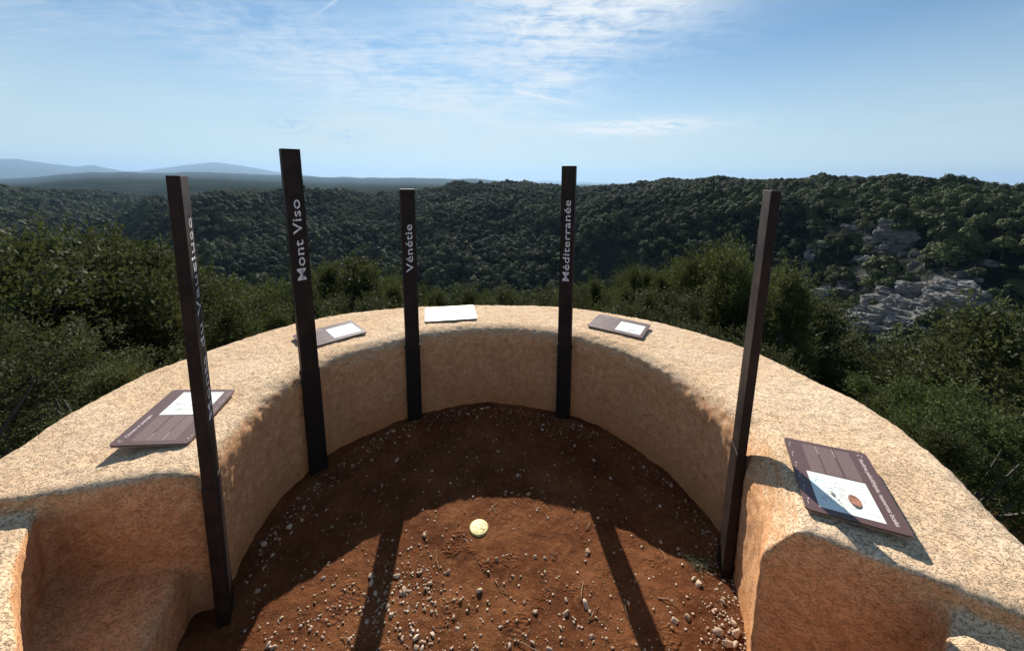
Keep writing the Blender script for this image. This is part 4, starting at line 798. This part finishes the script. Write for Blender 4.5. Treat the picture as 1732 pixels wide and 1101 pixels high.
# trees on the far side of the canyon
def slope_variant(seed, n=950, H=4.6, Rr=2.7):
    rng = np.random.default_rng(seed); C = []
    nc = 11
    a = rng.uniform(0, 6.283, nc); q = rng.uniform(0, 1, nc)**.6; C = np.column_stack([np.cos(a)*q*Rr*.68, np.sin(a)*q*Rr*.68, H*(.42+.38*(1-q**2)+rng.uniform(-.08, .1, nc))])
    cr = rng.uniform(.75, 1.25, nc); ci = rng.integers(0, nc, n); off = rng.normal(size=(n, 3)); off[:, 2] = np.abs(off[:, 2])*.9-.25; off /= np.linalg.norm(off, axis=1)[:, None]
    P = C[ci] + off*cr[ci][:, None]*rng.uniform(.75, 1.05, n)[:, None]
    nrm = off + rng.normal(size=(n, 3))*.30; nrm /= np.linalg.norm(nrm, axis=1)[:, None]
    u = np.cross(nrm, rng.normal(size=(n, 3))); u /= np.linalg.norm(u, axis=1)[:, None]; v = np.cross(nrm, u); S = rng.uniform(.14, .32, n)[:, None]
    V = np.stack([P-u*S, P-v*S*.7, P+u*S, P+v*S*.7], 1).reshape(-1, 3); F = np.arange(len(V)).reshape(-1, 4)
    # short trunk
    k = 5; t0 = len(V); ring0 = [(.16*math.cos(i*6.283/k), .16*math.sin(i*6.283/k), -.6) for i in range(k)]; ring1 = [(.10*math.cos(i*6.283/k), .10*math.sin(i*6.283/k), H*.55) for i in range(k)]
    V = np.vstack([V, ring0, ring1]); TF = np.array([(t0+i, t0+(i+1) % k, t0+k+(i+1) % k, t0+k+i) for i in range(k)])
    me = mesh_np('slope_tree', V, np.vstack([F, TF]), mats=[mt_far, mt_bark])
    mi = np.zeros(len(me.polygons), np.int32); mi[-k:] = 1; me.polygons.foreach_set('material_index', mi); return me
SLOPE = [slope_variant(60+i) for i in range(6)]
rng = np.random.default_rng(99)
pts = []
def scatter(a0, a1, d0, d1, spacing):
    area = (R(a1-a0)/2)*(d1*d1-d0*d0); n = int(area/spacing**2)
    a = np.radians(rng.uniform(a0, a1, n)); d = np.sqrt(rng.uniform(d0*d0, d1*d1, n)); x, y = np.sin(a)*d, np.cos(a)*d
    keep = rng.random(n) > np.clip(rockmask(x, y)*1.1, 0, .9)
    keep &= fbm(x/22, y/22, seed=9, octv=3) > -1.05
    return np.column_stack([x[keep], y[keep]])
pts = np.vstack([scatter(-60, 62, 130, 480, 4.6), scatter(-60, 62, 480, 800, 5.4), scatter(-62, -34, 760, 1450, 9.0)])
Zp = terrain_z(pts[:, 0], pts[:, 1]); D_ = np.hypot(pts[:, 0], pts[:, 1]); AZp = np.degrees(np.arctan2(pts[:, 0], pts[:, 1]))
sc_ = np.clip(rng.lognormal(.18, .34, len(pts)), .5, 1.75)*(1+.35*(fbm(pts[:, 0]/30, pts[:, 1]/30, seed=31, octv=2)))*np.where(D_ > 760, 1.7, 1.0)
# those that can be seen over the near thicket and show largest
el = np.arctan2(Zp+4*sc_-EYE, D_)
lim = np.array([el_of(sil(a), R(a)) for a in np.linspace(-62, 62, 63)])
vis = el > np.interp(AZp, np.linspace(-62, 62, 63), lim)
rank = np.where(vis, sc_/D_, 0); order = np.argsort(-rank)
single = set(order[:290].tolist())
for i in sorted(single):
    s = float(sc_[i])
    o = link('slope_tree', SLOPE[i % 6], loc=(pts[i, 0], pts[i, 1], Zp[i]), rot=(0, 0, rng.uniform(0, 6.28)), scale=(s, s, s*rng.uniform(.85, 1.2)))
    side = 'right, near the pale rock' if AZp[i] > 32 else 'middle' if AZp[i] > -10 else 'left'
    tag(o, 'small rounded tree on the shaded canyon side, %s' % side, 'tree', 'trees on the canyon side, %s' % side)
rest = np.array([i for i in range(len(pts)) if i not in single])
fm = bpy.data.meshes.new('forest'); fm.vertices.add(len(rest)); fm.vertices.foreach_set('co', np.column_stack([pts[rest], Zp[rest]]).astype(np.float32).ravel())
a_ = fm.attributes.new('size', 'FLOAT', 'POINT'); a_.data.foreach_set('value', sc_[rest].astype(np.float32))
a_ = fm.attributes.new('spin', 'FLOAT', 'POINT'); a_.data.foreach_set('value', rng.uniform(0, 6.28, len(rest)).astype(np.float32))
fo = link('forest', fm); tag(fo, 'dense green woodland covering the hills across the canyon', 'forest', kind='stuff')
ng = bpy.data.node_groups.new('forest_nodes', 'GeometryNodeTree')
ng.interface.new_socket('Geometry', in_out='INPUT', socket_type='NodeSocketGeometry'); ng.interface.new_socket('Geometry', in_out='OUTPUT', socket_type='NodeSocketGeometry')
G = NT(ng); gi = G.new('NodeGroupInput'); go = G.new('NodeGroupOutput')
iop = G.new('GeometryNodeInstanceOnPoints'); g2i = G.new('GeometryNodeGeometryToInstance')
protos = {}
for o in scene.objects:
    if o.name.startswith('slope_tree') and o.data.name not in protos: protos[o.data.name] = o
for o in protos.values():
    oi_ = G.new('GeometryNodeObjectInfo'); oi_.transform_space = 'ORIGINAL'; oi_.inputs['Object'].default_value = o; oi_.inputs['As Instance'].default_value = True
    G.l.new(oi_.outputs['Geometry'], g2i.inputs[0])
m2p = G.new('GeometryNodeMeshToPoints'); G.l.new(gi.outputs[0], m2p.inputs['Mesh']); G.l.new(m2p.outputs[0], iop.inputs['Points'])
inst_col = g2i.outputs[0]
join = G.new('GeometryNodeJoinGeometry')
for l in list(ng.links):
    if l.to_node == g2i: G.l.new(l.from_socket, join.inputs[0]); 
for l in list(ng.links):
    if l.to_node == g2i: ng.links.remove(l)
G.l.new(join.outputs[0], iop.inputs['Instance']); iop.inputs['Pick Instance'].default_value = True
na_ = G.new('GeometryNodeInputNamedAttribute', data_type='FLOAT'); na_.inputs[0].default_value = 'size'
nb_ = G.new('GeometryNodeInputNamedAttribute', data_type='FLOAT'); nb_.inputs[0].default_value = 'spin'
cx_ = G.new('ShaderNodeCombineXYZ'); G.l.new(nb_.outputs[0], cx_.inputs[2]); G.l.new(cx_.outputs[0], iop.inputs['Rotation']); G.l.new(na_.outputs[0], iop.inputs['Scale'])
G.l.new(iop.outputs[0], go.inputs[0])
md = fo.modifiers.new('forest', 'NODES'); md.node_group = ng
print('forest', len(rest))

# limestone outcrops on the right-hand canyon side
mt_rock, t, b = mat('limestone_cliff', rough=.9, spec=.2)
co = t.new('ShaderNodeNewGeometry').outputs['Position']
n1 = t.noise(t.mapping(co, (1, 1, 2.6)), .35, 9, .7); n2 = t.noise(co, .06, 5, .6)
c_ = t.mix(t.ramp(n1, .35, .65), (.08, .078, .076, 1), (.37, .355, .335, 1)); c_ = t.mix(t.math('MULTIPLY', t.ramp(n2, .5, .65), .5), c_, (.20, .17, .13, 1))
t.l.new(c_, b.inputs['Base Color']); bump(t, b, t.noise(t.mapping(co, (1, 1, 2)), .9, 10, .75), 1.0, .9)
def cliff_mesh(seed):
    bm = bmesh.new(); bmesh.ops.create_icosphere(bm, subdivisions=5, radius=1)
    v = np.array([q.co[:] for q in bm.verts]); s = np.sign(v); v = s*np.abs(v)**.45
    n = 1+.26*fbm(v[:, 0]*1.6+seed*9, v[:, 1]*1.6, v[:, 2]*1.4, seed=seed, octv=5, gain=.62)
    v = v*n[:, None]; led = np.floor(v[:, 2]*4+seed*.3)/4; v[:, :2] *= (1+.10*np.sin(led*23+seed))[:, None]
    for q, c in zip(bm.verts, v): q.co = c
    me = bpy.data.meshes.new('rock_outcrop'); bm.to_mesh(me); bm.free(); me.materials.append(mt_rock); return me
CL = [cliff_mesh(i) for i in range(5)]
rg = random.Random(8)
for ri, (a0, d0, sa, sdd, k) in enumerate(ROCKS):
    el_low = ri in (0, 1, 2, 4, 5, 7, 8, 9, 10)
    for j in range(int((7 if el_low else 9)*k)):
        az, d = rg.gauss(a0, sa*.60), rg.gauss(d0, sdd*.5); x, y = math.sin(R(az))*d, math.cos(R(az))*d
        s = rg.uniform(1.4, 3.4)*(1.25 if el_low else .55)
        z = float(terrain_z(np.array([x]), np.array([y]))[0])
        o = link('rock_outcrop', rg.choice(CL), loc=(x, y, z+s*.05), rot=(rg.uniform(-.2, .2), rg.uniform(-.2, .2), -R(az)+rg.uniform(-.5, .5)), scale=(s*rg.uniform(1.1, 2.2), s*.8, s*rg.uniform(.75, 1.35)))
        lab = 'grey limestone ledge low on the canyon side, right' if el_low else 'pale limestone outcrop high on the canyon side, right of the rightmost post'
        tag(o, lab, 'rock', 'limestone ledges, low' if el_low else 'limestone outcrops, high')

# ------------------------------------------------------------ haze
bm = bmesh.new(); bmesh.ops.create_cube(bm, size=1)
hz_lo, hz_hi = float(Z.min())-30, float(max(Z.max(), 100))+60
for v in bm.verts: v.co = Vector((v.co.x*84000, v.co.y*84000, hz_lo if v.co.z < 0 else hz_hi))
mh = bpy.data.materials.new('air_haze'); mh.use_nodes = True; mh.node_tree.nodes.clear(); t = NT(mh.node_tree)
pv = t.new('ShaderNodeVolumePrincipled'); pv.inputs['Color'].default_value = (.45, .67, .95, 1); pv.inputs['Density'].default_value = HAZE; pv.inputs['Anisotropy'].default_value = .25
mo = t.new('ShaderNodeOutputMaterial'); t.l.new(pv.outputs[0], mo.inputs['Volume'])
hz = bm_obj('haze', bm, mh); tag(hz, 'pale blue air haze over the distant hills', 'haze', kind='stuff')
